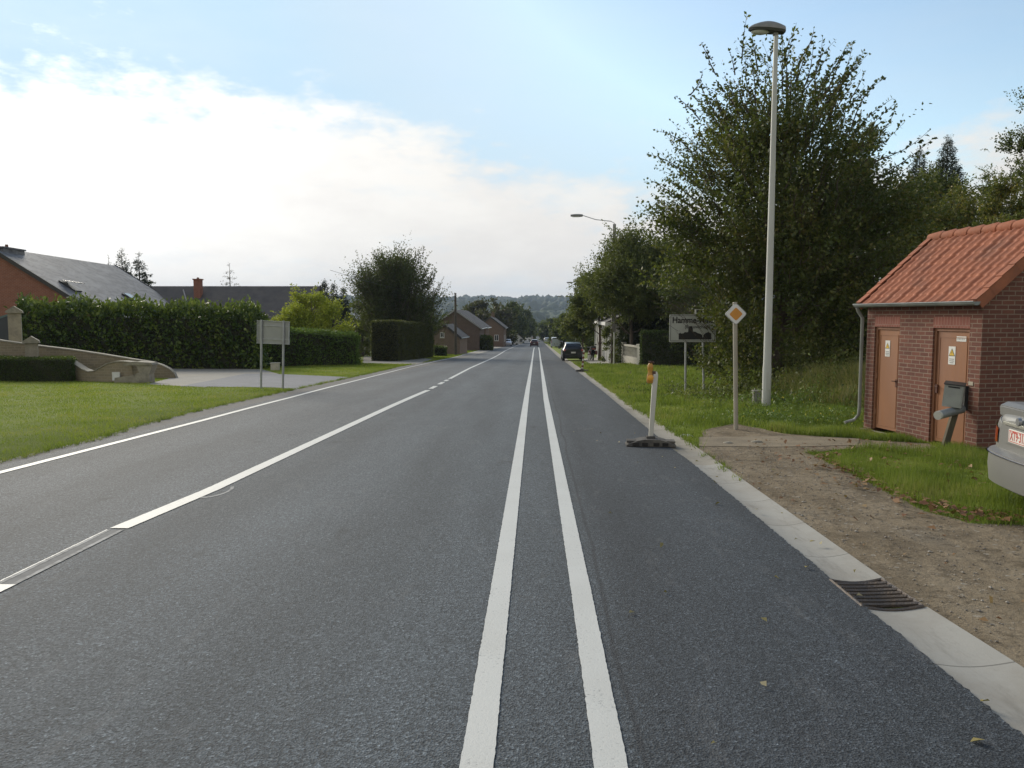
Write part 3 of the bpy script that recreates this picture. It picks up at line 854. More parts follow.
# trees behind and to the right
def bl(px, D, pytop, rad, label, lm, seed, name='broadleaf_tree', group=None, pybot=None, n=1500, lp=12, leaf=None, shape='round', wood=BARK, **kw):
    p = on(px, D); H = ht(px, pytop, D); r = rad * D / F
    root = thing(name, label, 'tree', p, 0, group)
    b = .02 if pybot is None else max(.02, ht(px, pybot, D) / H)
    sh = {'round': [(b, .55), (b + .1, .85), (.45, 1), (.68, .92), (.85, .62), (1, .15)],
          'tall': [(b, .6), (.25, .9), (.5, 1), (.75, .75), (.9, .45), (1, .1)],
          'bush': [(0.02, .8), (.25, 1), (.55, .95), (.8, .65), (1, .2)],
          'col': [(0.02, .8), (.3, 1), (.6, .9), (.85, .55), (1, .1)]}[shape]
    P = [(a * H, c * r) for a, c in sh]
    a = dict(trunk_r=max(.05, H * .016), twigL=max(.3, r * .22), up=.4, out=.8, shell=.5, clump=60, clump_s=r * .16, wood_twigs=.06, twig_w=.012, limbs=10)
    a.update(kw)
    return broadleaf(root, H, P, n, lp, leaf or max(.05, D * 2.3 / F), lm, wood, seed=seed, **a)
def co(px, D, pytop, rad, label, seed, name='spruce_tree', n=6000, lm=None, leaf=None, **kw):
    p = on(px, D); H = ht(px, pytop, D)
    root = thing(name, label, 'tree', p)
    return conifer(root, H, rad * D / F, n, leaf or D * 3.0 / F, lm or LM_CON, BARK, seed=seed, **kw)

bl(858, 31, 116, 23, 'tall loose birch with drooping twigs just right of the big shooting tree', LM_OLIVE, 21, name='birch_tree', shape='tall', n=3000, lp=14, wood=BIRCH, up=-.1, droop=.4, leaf=.10)
bl(838, 28, 168, 32, 'dark bushy tree filling the gap between the big tree and the cabin roof', LM_DARK, 22, n=2800, lp=13, leaf=.10, shape='bush')
bl(905, 30, 184, 40, 'yellow green bushy tree directly behind the far end of the cabin roof', LM_AUT, 23, n=4000, lp=13, leaf=.10, shape='bush')
bl(956, 36, 168, 50, 'autumn tinted tree above the middle of the red tiled roof', LM_AUT, 24, n=4400, lp=13, leaf=.11, shape='round')
bl(1008, 33, 164, 44, 'yellowing tree above the near end of the red tiled roof', LM_AUT, 25, n=4200, lp=13, leaf=.11)
bl(1032, 42, 88, 44, 'tall dark tree at the edge of the view behind the cabin', LM_DARK, 26, n=4600, lp=13, leaf=.13, shape='tall')
bl(1075, 27, 190, 60, 'broad green bush tree beyond the cabin gable', LM_OLIVE, 27, n=1600, lp=12, leaf=.12, shape='bush')
bl(925, 45, 172, 40, 'mid green tree deep in the wood below the dark spruces', LM_OLIVE, 28, n=1600, lp=12, leaf=.15)
bl(985, 50, 160, 34, 'thin crowned pale tree rising between spruces and the tall dark tree', LM_OLIVE, 29, n=700, lp=10, leaf=.14, shape='tall', clump=30)
co(913, 58, 148, 64, 'dark pointed spruce, the lower of the two behind the cabin', 31, n=30000, whorls=26, droop=.3, power=.85, base=.5)
co(940, 56, 135, 66, 'dark pointed spruce, the taller of the two behind the cabin', 32, n=34000, whorls=28, droop=.3, power=.85, base=.5)
co(1018, 60, 122, 60, 'dark spruce half hidden behind the tall tree by the cabin', 33, n=6000)

# street side trees further on
bl(632, 55, 236, 42, 'large loose olive green tree behind the concrete lamp pole', LM_OLIVE, 41, name='willow_tree', pybot=318, n=7000, lp=14, leaf=.135, shape='round', up=.5, twigL=.9, clump=150)
bl(600, 66, 266, 27, 'rounded olive tree leaning over the pavement before the white house', LM_OLIVE, 42, pybot=318, n=4200, lp=13, leaf=.17)
bl(583, 78, 300, 18, 'low green tree above the parked black hatchback', LM_OLIVE, 43, pybot=335, n=2400, lp=12, leaf=.19)
bl(664, 66, 238, 34, 'olive tree rising behind the clipped hedge', LM_OLIVE, 44, n=2200, lp=13, leaf=.17)
co(636, 56.6, 284, 24, 'dark weeping conifer in front of the white house', 45, name='cypress_tree', n=26000, lm=LM_CYP, whorls=0, droop=.9, power=.42, leaf=.2)
co(660, 57, 290, 22, 'second dark conifer close behind the clipped hedge by the white balustrade', 145, name='cypress_tree', n=14000, lm=LM_CYP, whorls=0, droop=.9, power=.42, leaf=.2)
bl(612, 53.5, 318, 7, 'slim young tree beside the thin white post', LM_OLIVE, 46, name='young_tree', n=260, lp=10, leaf=.12, shape='col', clump=16)
bl(690, 60, 255, 40, 'dark tree behind the town name sign', LM_DARK, 47, n=2000, lp=12, leaf=.17, shape='bush')
bl(735, 48, 230, 60, 'dense dark tree deep behind the big shooting tree', LM_DARK, 48, n=2600, lp=12, leaf=.15, shape='bush')
bl(815, 44, 170, 60, 'dark wood edge tree behind the trunk of the birch', LM_DARK, 49, n=2400, lp=12, leaf=.15, shape='bush')
for k, (px, D, top_, rad, lm, lab) in enumerate([
    (577, 105, 308, 13, LM_OLIVE, 'green roadside tree beyond the black hatchback'),
    (567, 150, 315, 10, LM_DARK, 'dark roadside tree behind the small silver car'),
    (558, 210, 319, 9, LM_OLIVE, 'small roadside tree beyond the lamp heads'),
    (549, 300, 322, 8, LM_DARK, 'distant dark tree left of the far lamp posts'),
    (590, 110, 300, 16, LM_DARK, 'dark tree between the far lamp posts and the white house'),
    (566, 420, 318, 12, LM_DARK, 'faint distant tree above the far lamp posts'),
    (545, 520, 324, 8, LM_OLIVE, 'faint distant tree at the bottom of the road'),
    (527, 480, 325, 6, LM_DARK, 'faint distant tree just left of the far end of the road')]):
    bl(px, D, top_, rad, lab, lm, 50 + k, n=420, lp=9, leaf=D * 2.6 / F, clump=24, group='trees lining the far road')

# ------------------------------------------------------------------ trees on the left
bl(398, 76, 262, 33, 'large dark tree with spiky bare tipped twigs above the tall clipped hedge', LM_DARK, 61, name='cherry_tree', n=4600, lp=13, leaf=.17, shape='round', up=.85, rnd=.3, twigL=1.8, clump=110, clump_s=.6, wood_twigs=.3, twig_w=.02, pybot=345)
root_ch = bpy.data.objects['cherry_tree']; g_ = np.random.default_rng(15); sp = []
H_ = ht(401, 250, 76)
for k in range(46):
    h = g_.uniform(.45, .9) * H_; a = g_.uniform(0, 6.28); r0 = 2.9 * (1 - max(0, h / H_ - .55)); el = R(30 + 40 * h / H_ + g_.normal() * 8); Ln = g_.uniform(1.1, 2.1)
    p0 = (r0 * math.cos(a), r0 * math.sin(a), h); sp.append((p0, (p0[0] + Ln * math.cos(el) * math.cos(a), p0[1] + Ln * math.cos(el) * math.sin(a), h + Ln * math.sin(el))))
shoots(root_ch, sp, .17, LM_DARK, BARK, 19)
bl(362, 82, 286, 16, 'olive brown bush tree at the foot of the spiky dark tree', LM_OLIVE, 62, n=1300, lp=12, leaf=.2, shape='bush')
bl(432, 104, 310, 12, 'small dark tree behind the gable shed', LM_DARK, 63, n=700, lp=11, leaf=.2, shape='bush')
bl(415, 98, 302, 18, 'dark tree mass behind the far end of the clipped hedge', LM_DARK, 163, n=900, lp=11, leaf=.2, shape='bush')
bl(312, 56, 294, 34, 'bright yellow green rounded shrub tree above the low hedge', LM_YEL, 64, name='golden_shrub', n=3600, lp=12, leaf=.14, shape='bush', clump=60, clump_s=.32, up=.3, shell=.35)
co(325, 92, 281, 9, 'dark conifer, first of the dark group behind the yellow shrub', 65, name='conifer_tree', n=4500, power=.5, whorls=0)
co(334, 96, 284, 10, 'dark conifer, in the middle of the dark group behind the yellow shrub', 66, name='conifer_tree', n=4500, power=.5, whorls=0)
co(344, 94, 288, 8, 'dark conifer, shortest of the dark group behind the yellow shrub', 67, name='conifer_tree', n=3500, power=.5, whorls=0)
co(124, 85, 248, 30, 'dark conifer behind the slate roof, bushier of the pair', 68, name='conifer_tree', n=9000, power=.95, whorls=18, droop=.1)
co(141, 80, 252, 34, 'ragged conifer with stepped branches behind the slate roof', 69, name='conifer_tree', n=8000, power=.95, whorls=15, droop=.0)
co(111, 95, 255, 3, 'thin conifer tip just showing over the slate roof ridge', 70, name='conifer_tree', n=400)
co(231, 90, 263, 30, 'sparse larch with bare stepped branches above the brown roof', 71, name='larch_tree', n=3600, power=.9, whorls=14, droop=-.1, leaf=.2)
for k, (px, D, top_, rad, lm, lab) in enumerate([
    (488, 190, 300, 21, LM_RED, 'tall near black tree behind the brick houses'),
    (476, 210, 303, 17, LM_RED, 'dark tree left of the tallest near black tree'),
    (463, 170, 312, 10, LM_DARK, 'dark low tree above the roof of the large brick house'),
    (505, 230, 303, 19, LM_DARK, 'dark grey green tree right of the tallest near black tree'),
    (518, 290, 309, 14, LM_DARK, 'broad grey green tree towards the end of the left tree row'),
    (526, 360, 316, 8, LM_OLIVE, 'last and smallest tree of the left tree row'),
    (498, 200, 322, 12, LM_OLIVE, 'low olive tree behind the two parked white cars'),
    (512, 240, 326, 9, LM_OLIVE, 'low olive bush tree beyond the two parked white cars'),
    (447, 150, 318, 9, LM_DARK, 'dark shrubby tree left of the tall brick gable'),
    ]):
    bl(px, D, top_, rad, lab, lm, 80 + k, n=1000, lp=10, leaf=D * 2.6 / F, clump=34, shape='bush', group='trees behind the brick houses')
bl(70, 60, 315, 40, 'dark garden tree hidden behind the laurel hedge', LM_DARK, 95, n=500, lp=10, leaf=.2, shape='bush')

# ------------------------------------------------------------------ hedges
a = on(18, 44.5); b = on(258, 43.5); c = on(262, 46.5); d = on(20, 47.5)
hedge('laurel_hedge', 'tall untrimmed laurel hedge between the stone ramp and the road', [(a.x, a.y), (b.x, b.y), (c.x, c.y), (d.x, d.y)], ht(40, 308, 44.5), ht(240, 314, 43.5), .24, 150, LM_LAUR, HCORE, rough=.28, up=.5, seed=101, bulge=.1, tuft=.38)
a = on(258, 47.5); b = on(358, 51); c = on(352, 54); d = on(262, 50.5)
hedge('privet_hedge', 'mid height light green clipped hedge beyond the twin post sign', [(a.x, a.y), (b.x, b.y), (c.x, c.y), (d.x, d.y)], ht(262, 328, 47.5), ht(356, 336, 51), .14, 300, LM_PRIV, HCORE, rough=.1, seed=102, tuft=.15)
a = on(-30, 29.5); b = on(71, 29.2); c = on(73, 30.6); d = on(-30, 31)
hedge('box_hedge', 'low square clipped hedge at the back of the lawn', [(a.x, a.y), (b.x, b.y), (c.x, c.y), (d.x, d.y)], ht(0, 359, 29.5), ht(70, 359, 29.2), .055, 1500, LM_BOX, HCORE, rough=.035, seed=103, tuft=.05)
a = on(371, 62.5); b = on(397, 62); c = on(433, 78); d = on(405, 79)
hedge('yew_hedge', 'tall dark box clipped hedge standing beside the road', [(a.x, a.y), (b.x, b.y), (c.x, c.y), (d.x, d.y)], ht(380, 322, 62.5), ht(398, 321, 62) , .13, 330, LM_YEW, HCORE, rough=.06, seed=104)
a = on(434, 83); b = on(445, 83); c = on(446, 85); d = on(435, 85)
hedge('low_hedge', 'small dark hedge in front of the gable shed', [(a.x, a.y), (b.x, b.y), (c.x, c.y), (d.x, d.y)], 1.0, .9, .16, 200, LM_BOX, HCORE, rough=.08, seed=105)
a = on(641, 50); b = on(800, 47); c = on(800, 50); d = on(646, 53)
hedge('clipped_hedge', 'dark clipped hedge behind the town name sign', [(a.x, a.y), (b.x, b.y), (c.x, c.y), (d.x, d.y)], ht(645, 332, 50), ht(780, 332, 47), .11, 330, LM_BOX, HCORE, rough=.06, seed=106)
a = on(480, 118); b = on(491, 118); c = on(491, 122); d = on(480, 122)
hedge('garden_hedge', 'dark rounded garden hedge between the two brick houses', [(a.x, a.y), (b.x, b.y), (c.x, c.y), (d.x, d.y)], 2.0, 1.9, .28, 90, LM_DARK, HCORE, rough=.15, seed=107)

# ------------------------------------------------------------------ the brick cabin
BRICK = brickmat('cabin_brick', (.19, .078, .055), (.115, .05, .04), (.29, .23, .175), .2, .0655, .0075, wear=(.085, .042, .034))
TILE = mat('clay_tile', (.36, .125, .062), (.29, .10, .052), rough=.85, scale=4, bump=.3, dirt=(.21, .085, .05))
DOOR = mat('door_paint', (.27, .108, .038), (.225, .09, .033), rough=.55, scale=3, dirt=(.24, .11, .06), stretch=(1, 1, .3))
DOORB = mat('door_frame_paint', (.27, .12, .06), rough=.6)
LINTEL = brickmat('lintel_brick', (.27, .11, .085), (.23, .09, .07), (.30, .20, .16), .065, .2, .006)
ZINC = mat('zinc', (.30, .32, .32), (.20, .22, .22), rough=.55, metal=.3, scale=3)
PVC = mat('grey_pvc', (.27, .28, .26), (.21, .22, .205), rough=.6, scale=3)
WHITE = mat('white_enamel', (.72, .72, .69), (.64, .64, .61), rough=.4)
BLACK = mat('black_paint', (.015, .015, .017), rough=.5)
YELL = mat('warning_yellow', (.75, .48, .03), rough=.5)
GREYP = mat('grey_print', (.32, .32, .32), rough=.6)

C1 = G(976, 452); RZ = YAW + math.atan(130 / F)
cd = Vector((-math.sin(RZ), math.cos(RZ), 0)); ce = Vector((math.cos(RZ), math.sin(RZ), 0))
def wpt(px, py):
    'point on the front wall plane -> (t along wall, z above base)'
    r = ray(px, py); o = Vector((0, 0, EYE)) - C1
    k = -(o.dot(ce)) / r.dot(ce)
    q = o + r * k
    return q.dot(cd), q.z
WL = wpt(864.5, 400)[0]
EZ = (wpt(976, 297)[1] + wpt(866, 300.5)[1]) / 2
HW = 1.22
RIDZ = EZ + 1.05
print('cabin', C1, 'len', WL, 'eave', EZ)
cab = thing('brick_cabin', 'small brick cabin with red tiled roof and two brown steel doors', 'cabin', C1, RZ)
dRt0, dRt1 = wpt(967.5, 380)[0], wpt(931, 380)[0]
dLt0, dLt1 = wpt(897.8, 380)[0], wpt(872.8, 380)[0]
DH = (wpt(950, 328.5)[1] + wpt(885, 326.5)[1]) / 2
TW = .2
mb = MB()
def wall(x0, x1, y0, y1, z0, z1): mb.box(((x0 + x1) / 2, (y0 + y1) / 2, (z0 + z1) / 2), (x1 - x0, y1 - y0, z1 - z0))
B0 = -.35
for (y0, y1) in ((0, dRt0), (dRt1, dLt0), (dLt1, WL)): wall(0, TW, y0, y1, B0, DH)
wall(0, TW, 0, WL, DH + .17, EZ)
for (y0, y1) in ((0, dRt0), (dRt1, dLt0), (dLt1, WL)): wall(0, TW, y0, y1, DH, DH + .17)
wall(2 * HW - TW, 2 * HW, 0, WL, B0, EZ)
wall(TW, 2 * HW - TW, 0, TW, B0, EZ); wall(TW, 2 * HW - TW, WL - TW, WL, B0, EZ)
for y in (0, WL - TW):
    mb.prism([(0, EZ), (2 * HW, EZ), (HW, RIDZ - .04)], TW, 'y', y)
mb.build('wall', BRICK, cab, world=False, uv=True)
for a, b in ((dRt0, dRt1), (dLt0, dLt1)):
    mb = MB(); mb.box((TW / 2 - .002, (a + b) / 2, DH + .085), (TW, b - a, .169)); mb.build('lintel', LINTEL, cab, world=False, uv=True)
# roof: two pantile slopes, ridge tiles, barge
OV = .06; EO = .12
slope = math.atan2(RIDZ - EZ, HW)
Rl = math.hypot(HW + EO, (HW + EO) * math.tan(slope))
def pantile(side):
    L0, L1 = -OV, WL + OV; ns = int((L1 - L0) / .0138); nr = 66
    P = []
    for i in range(nr + 1):
        r = Rl * i / nr; row = []
        fr = (r / .20) % 1.0
        if i == nr: fr = 1.0
        for j in range(ns + 1):
            y = L0 + (L1 - L0) * j / ns
            ph = ((y - L0) / .165) % 1.0
            prof_ = .015 * (0.5 + .5 * math.cos(2 * math.pi * (ph - .3))) ** 1.4 + .006 * math.sin(2 * math.pi * ph)
            h = .035 + prof_ + .018 * (1 - fr) + .004 * math.sin(37 * math.floor(r / .20) + 91 * math.floor((y - L0) / .165))
            x = -EO + r * math.cos(slope) - h * math.sin(slope); z = EZ - EO * math.tan(slope) + r * math.sin(slope) + h * math.cos(slope)
            if side: x = 2 * HW - x
            row.append((x, y, z))
        P.append(row)
    # thickness at the eave
    first = [(p[0] + .01 * (1 if not side else -1), p[1], p[2] - .03) for p in P[0]]
    return [first] + P
for sde in (0, 1):
    mb = MB(); mb.grid(pantile(sde)); mb.build('roof', TILE, cab, world=False, smooth=35)
mb = MB()   # boards under the tiles so the slopes have a body
for sde in (0, 1):
    sg = 1 if not sde else -1; x0 = -EO if not sde else 2 * HW + EO
    zz = EZ - EO * math.tan(slope)
    mb.prism([(x0, zz + .03), (HW, zz + .03 + (HW + EO) * math.tan(slope)), (HW, zz - .02 + (HW + EO) * math.tan(slope)), (x0 , zz - .02)], WL + 2 * OV - .02, 'y', -OV + .01)
mb.build('roof_boards', mat('roof_board', (.09, .06, .045), rough=.9), cab, world=False)
mb = MB()
n = 9
for k in range(n):
    y0 = -OV + (WL + 2 * OV) * k / n; y1 = y0 + (WL + 2 * OV) / n + .03
    z = EZ + HW * math.tan(slope) + .045
    mb.tube([(HW, y0, z), (HW, y0 + .04, z + .012), (HW, y1, z)], [.092, .096, .08], 12)
mb.build('ridge_tiles', TILE, cab, world=False, smooth=35)
for sde in (0, 1):
    for y in (-OV - .02, WL + OV + .005):
        mb = MB()
        for k in range(7):
            r0, r1 = Rl * k / 7, Rl * (k + 1) / 7 + .01
            def pp(r, h):
                x = -EO + r * math.cos(slope) - h * math.sin(slope); z = EZ - EO * math.tan(slope) + r * math.sin(slope) + h * math.cos(slope)
                return ((2 * HW - x) if sde else x, z)
            mb.prism([pp(r0, -.07), pp(r1, -.07), pp(r1, .075), pp(r0, .085)], .018, 'y', y)
            mb.prism([pp(r0, .075), pp(r1, .065), pp(r1, .08), pp(r0, .092)], .12, 'y', y if y < 0 else y - .10)
        mb.build('verge_tiles', TILE, cab, world=False)
# gutter and downpipe
mb = MB(); gz_ = EZ - EO * math.tan(slope) + .035
P = []
for k in range(9):
    a = math.pi * k / 8
    P.append([(-EO - .055 - .055 * math.cos(a), y, gz_ - .055 * math.sin(a)) for y in (-OV - .03, WL / 2, WL + OV + .03)])
mb.grid(P); mb.tube([(-EO - .112, -OV - .03, gz_), (-EO - .112, WL + OV + .03, gz_)], .009, 6)
for y in (-OV - .03, WL + OV + .03):
    mb.add([(-EO - .055 - .055 * math.cos(math.pi * k / 8), y, gz_ - .055 * math.sin(math.pi * k / 8)) for k in range(9)], [tuple(range(9))])
mb.build('gutter', ZINC, cab, world=False, smooth=50)
mb = MB()
yb = WL + .05
mb.tube([(-EO - .055, yb, gz_ - .05), (-EO - .03, yb, gz_ - .12), (-.065, yb, gz_ - .24), (-.06, yb, .32), (-.07, yb, .2), (-.14, yb + .02, .11), (-.30, yb + .05, .06)], .028, 12)
mb.build('downpipe', PVC, cab, world=False, smooth=50)
# fascia
mb = MB(); mb.box((-.02, WL / 2, EZ - .03), (.03, WL + .04, .07)); mb.build('fascia', mat('fascia_board', (.05, .045, .04), rough=.8), cab, world=False)
# step / footing
mb = MB(); mb.box((-.02, WL / 2, -.2), (.06, WL + .02, .34)); mb.build('footing', CONC_O, cab, world=False)
def door(a, b, hinge_left, plates):
    wd = b - a; x = TW * .30
    mb = MB(); fr = .045
    mb.box((x, a + fr / 2, DH / 2), (.06, fr, DH)); mb.box((x, b - fr / 2, DH / 2), (.06, fr, DH)); mb.box((x, (a + b) / 2, DH - fr / 2), (.06, wd - 2 * fr, fr))
    f = mb.build('door_frame', DOORB, cab, world=False)
    mb = MB(); mb.box((x + .012, (a + b) / 2, (DH - fr) / 2 + .01), (.04, wd - 2 * fr - .008, DH - fr - .02))
    d = mb.build('door', DOOR, cab, world=False, bevel=.004)
    mb = MB()
    for z in (.08, DH - .14): mb.box((x - .011, (a + b) / 2, z), (.006, wd - .2, .012))
    for y in (a + .1, b - .1): mb.box((x - .011, y, DH / 2 - .03), (.006, .012, DH - .22))
    mb.build('door_pressing', DOOR, d, world=False)
    hy = (b - .085) if hinge_left else (a + .085)
    mb = MB(); mb.box((x - .02, hy, DH * .47), (.025, .045, .13)); mb.tube([(x - .03, hy, DH * .49), (x - .06, hy, DH * .49), (x - .06, hy - (.07 if hinge_left else -.07), DH * .49)], .009, 6)
    mb.build('door_handle', mat('rusty_iron', (.10, .035, .02), (.05, .02, .015), rough=.8), d, world=False)
    mb = MB(); hh = a + .05 if hinge_left else b - .05
    for z in (.25, DH * .5, DH - .3): mb = MB(); mb.tube([(x - .018, hh, z), (x - .018, hh, z + .09)], .011, 6); mb.build('hinge', DOORB, d, world=False)
    for (cy, cz, w_, h_, kind) in plates:
        mb = MB(); mb.box((x - .0115, cy, cz), (.003, w_, h_)); pl = mb.build('warning_plate' if kind else 'number_plate', WHITE, d, world=False)
        M = Matrix(((0, 0, -1, x - .0145), (-1, 0, 0, cy), (0, 1, 0, cz), (0, 0, 0, 1)))
        if kind:
            def tri(s, dz, off, m_, nm):
                mb = MB(); mb.add([M @ Vector((-s / 2, dz - s * .43, off)), M @ Vector((s / 2, dz - s * .43, off)), M @ Vector((0, dz + s * .43, off))], [(0, 1, 2)]); mb.build(nm, m_, pl, world=False)
            s_ = w_ * .92
            tri(s_, h_ * .18, .0006, BLACK, 'triangle_border'); tri(s_ * .78, h_ * .165, .0012, YELL, 'warning_triangle')
            mb = MB(); zb = h_ * .15
            mb.add([M @ Vector((px_ * s_, zb + py_ * s_, .0018)) for px_, py_ in ((.03, .22), (-.07, -.02), (.0, -.01), (-.03, -.26), (.08, .04), (.01, .03))], [(0, 1, 2, 5), (2, 3, 4, 5)])
            mb.build('lightning_bolt', BLACK, pl, world=False)
            mb = MB()
            for q in range(3): mb.add([M @ Vector((sx_ * w_ * .36 * (1 - .2 * (q == 2)), -h_ * (.20 + .1 * q) + sy_ * .007, .0008)) for sx_, sy_ in ((-1, -1), (1, -1), (1, 1), (-1, 1))], [(0, 1, 2, 3)])
            mb.build('printed_lines', GREYP, pl, world=False)
        else:
            mb = MB()
            for q in range(5): mb.add([M @ Vector((-w_ * .38 + q * w_ * .16 + sx_ * w_ * .05, sy_ * h_ * .2, .0008)) for sx_, sy_ in ((0, -1), (1, -1), (1, 1), (0, 1))], [(0, 1, 2, 3)])
            mb.build('printed_marks', GREYP, pl, world=False)
t1, z1 = wpt(949, 355.5); t2, z2 = wpt(958.5, 339); t3, z3 = wpt(885, 348.5)
door(dRt0, dRt1, True, [(t1, z1, .145, .27, 1), (t2, z2, .20, .075, 0)])
door(dLt0, dLt1, False, [(t3, z3, .125, .27, 1)])
mb = MB(); a_, b_ = wpt(971, 383.5); mb.box((-.004, a_, b_), (.006, .09, .055)); mb.build('wall_patch', mat('mortar_patch', (.42, .38, .30), rough=.9), cab, world=False)

# ------------------------------------------------------------------ letter box and newspaper tube on a leaning post
pb = G(944, 450); mbx = thing('letter_box', 'grey metal letter box on a leaning wooden post in front of the cabin door', 'mailbox', pb)
Dp = (pb - Vector((0, 0, 0))).dot(FW)
topq = at(958.5, 400, Dp + .02); botq = at(944, 449, Dp)
mb = MB(); ax = (topq - botq)
def oriented(mb, a, b, w_, d_):
    z = (b - a).normalized(); x = RT - z * RT.dot(z); x.normalize(); y = z.cross(x)
    vs = []
    for p_ in (a, b):
        for sx_, sy_ in ((-1, -1), (1, -1), (1, 1), (-1, 1)): vs.append(p_ + x * sx_ * w_ / 2 + y * sy_ * d_ / 2)
    mb.add(vs, [(3, 2, 1, 0), (4, 5, 6, 7), (0, 1, 5, 4), (1, 2, 6, 5), (2, 3, 7, 6), (3, 0, 4, 7)])
oriented(mb, botq - ax * .15, topq, .085, .07)
mb.build('post', mat('weathered_wood', (.12, .10, .065), (.07, .06, .045), rough=.9, scale=8, stretch=(3, 3, .4)), mbx, bevel=.005)
# the box: front faces the camera's left, a dark right side
bc = at(953.5, 396, Dp - .06); ang = YAW - .62
Mb = Matrix.Translation(bc) @ Matrix.Rotation(ang, 4, 'Z') @ Matrix.Rotation(R(5), 4, 'Y')
BOXM = mat('letterbox_metal', (.36, .37, .34), (.28, .29, .27), rough=.5, metal=.2, scale=4)
mb = MB()
w_, d_, h_ = .25, .13, .32
mb.prism([(-d_ / 2, -h_ / 2), (d_ / 2, -h_ / 2), (d_ / 2, h_ / 2 + .03), (-d_ / 2, h_ / 2)], w_, 'x', -w_ / 2, Mb)
bx = mb.build('box_body', BOXM, mbx, bevel=.006)
mb = MB(); mb.prism([(-d_ / 2 - .02, h_ / 2 + .0), (d_ / 2 + .005, h_ / 2 + .032), (d_ / 2 + .005, h_ / 2 + .045), (-d_ / 2 - .02, h_ / 2 + .012)], w_ + .02, 'x', -w_ / 2 - .01, Mb); mb.build('box_lid', mat('dark_metal', (.035, .038, .04), rough=.5, metal=.3), mbx)
mb = MB(); mb.prism([(-d_ / 2 - .004, -h_ * .38), (-d_ / 2 - .001, -h_ * .38), (-d_ / 2 - .001, h_ * .36), (-d_ / 2 - .004, h_ * .36)], w_ * .86, 'x', -w_ * .43, Mb); dd = mb.build('box_door', BOXM, mbx)
mb = MB(); mb.prism([(-d_ / 2 - .008, h_ * .38), (-d_ / 2 - .002, h_ * .38), (-d_ / 2 - .002, h_ * .44), (-d_ / 2 - .008, h_ * .44)], w_ * .6, 'x', -w_ * .3, Mb); mb.build('letter_slot', BLACK, mbx)
mb = MB(); mb.tube([at(954, 410, Dp + .0), at(962, 390, Dp + .06)], .01, 6)
oriented(mb, at(965, 410, Dp + .03), at(966.5, 386, Dp + .03), .06, .05)
mb.build('bracket', mat('dark_metal', None), mbx)
mb = MB(); ta, tb = at(937.5, 415.5, Dp - .22), at(962, 409, Dp + .02)
mb.tube([ta, ta.lerp(tb, .03), tb], [.058, .062, .062], 20, cap=False); mb.tube([ta + (tb - ta) * .02, tb], .055, 20, cap=False)
mb.build('newspaper_tube', mat('tube_plastic', (.22, .24, .25), (.16, .175, .18), rough=.45), mbx, smooth=50)
mb = MB(); mb.tube([ta, ta + (tb - ta) * .07], .0635, 20); mb.build('tube_cap', mat('pale_plastic', (.5, .5, .45), rough=.5), mbx, smooth=50)

# ------------------------------------------------------------------ houses
SLATE = mat('slate_roof', (.14, .14, .148), (.075, .075, .082), rough=.65, scale=2.6, bump=.9, bscale=7, dirt=(.24, .24, .24), lo=.45, hi=.55, stretch=(1, .5, 1))
ROOFB = mat('brown_roof', (.085, .078, .075), (.062, .058, .058), rough=.85, scale=1.5, bump=.8, bscale=7, dirt=(.10, .09, .08))
ROOFG = mat('grey_light_roof', (.30, .30, .30), (.24, .24, .24), rough=.7)
BRK_R = brickmat('red_house_brick', (.30, .115, .07), (.24, .09, .06), (.33, .25, .2), .22, .08, .01)
BRK_D = brickmat('dark_house_brick', (.12, .082, .066), (.095, .066, .054), (.16, .13, .11), .22, .08, .01)
BRK_O = brickmat('orange_house_brick', (.165, .105, .078), (.125, .082, .06), (.19, .16, .13), .22, .08, .01)
BRK_T = brickmat('tan_shed_brick', (.20, .145, .11), (.165, .12, .09), (.24, .2, .16), .22, .08, .01)
RENDW = mat('white_render', (.62, .61, .57), (.54, .53, .49), rough=.85, scale=2)
GLASS = mat('window_glass', (.03, .035, .04), rough=.08, spec=.8)
WFR = mat('window_frame_white', (.7, .7, .68), rough=.5)
STONE = mat('white_stone', (.50, .48, .42), (.40, .385, .33), rough=.9, scale=6)

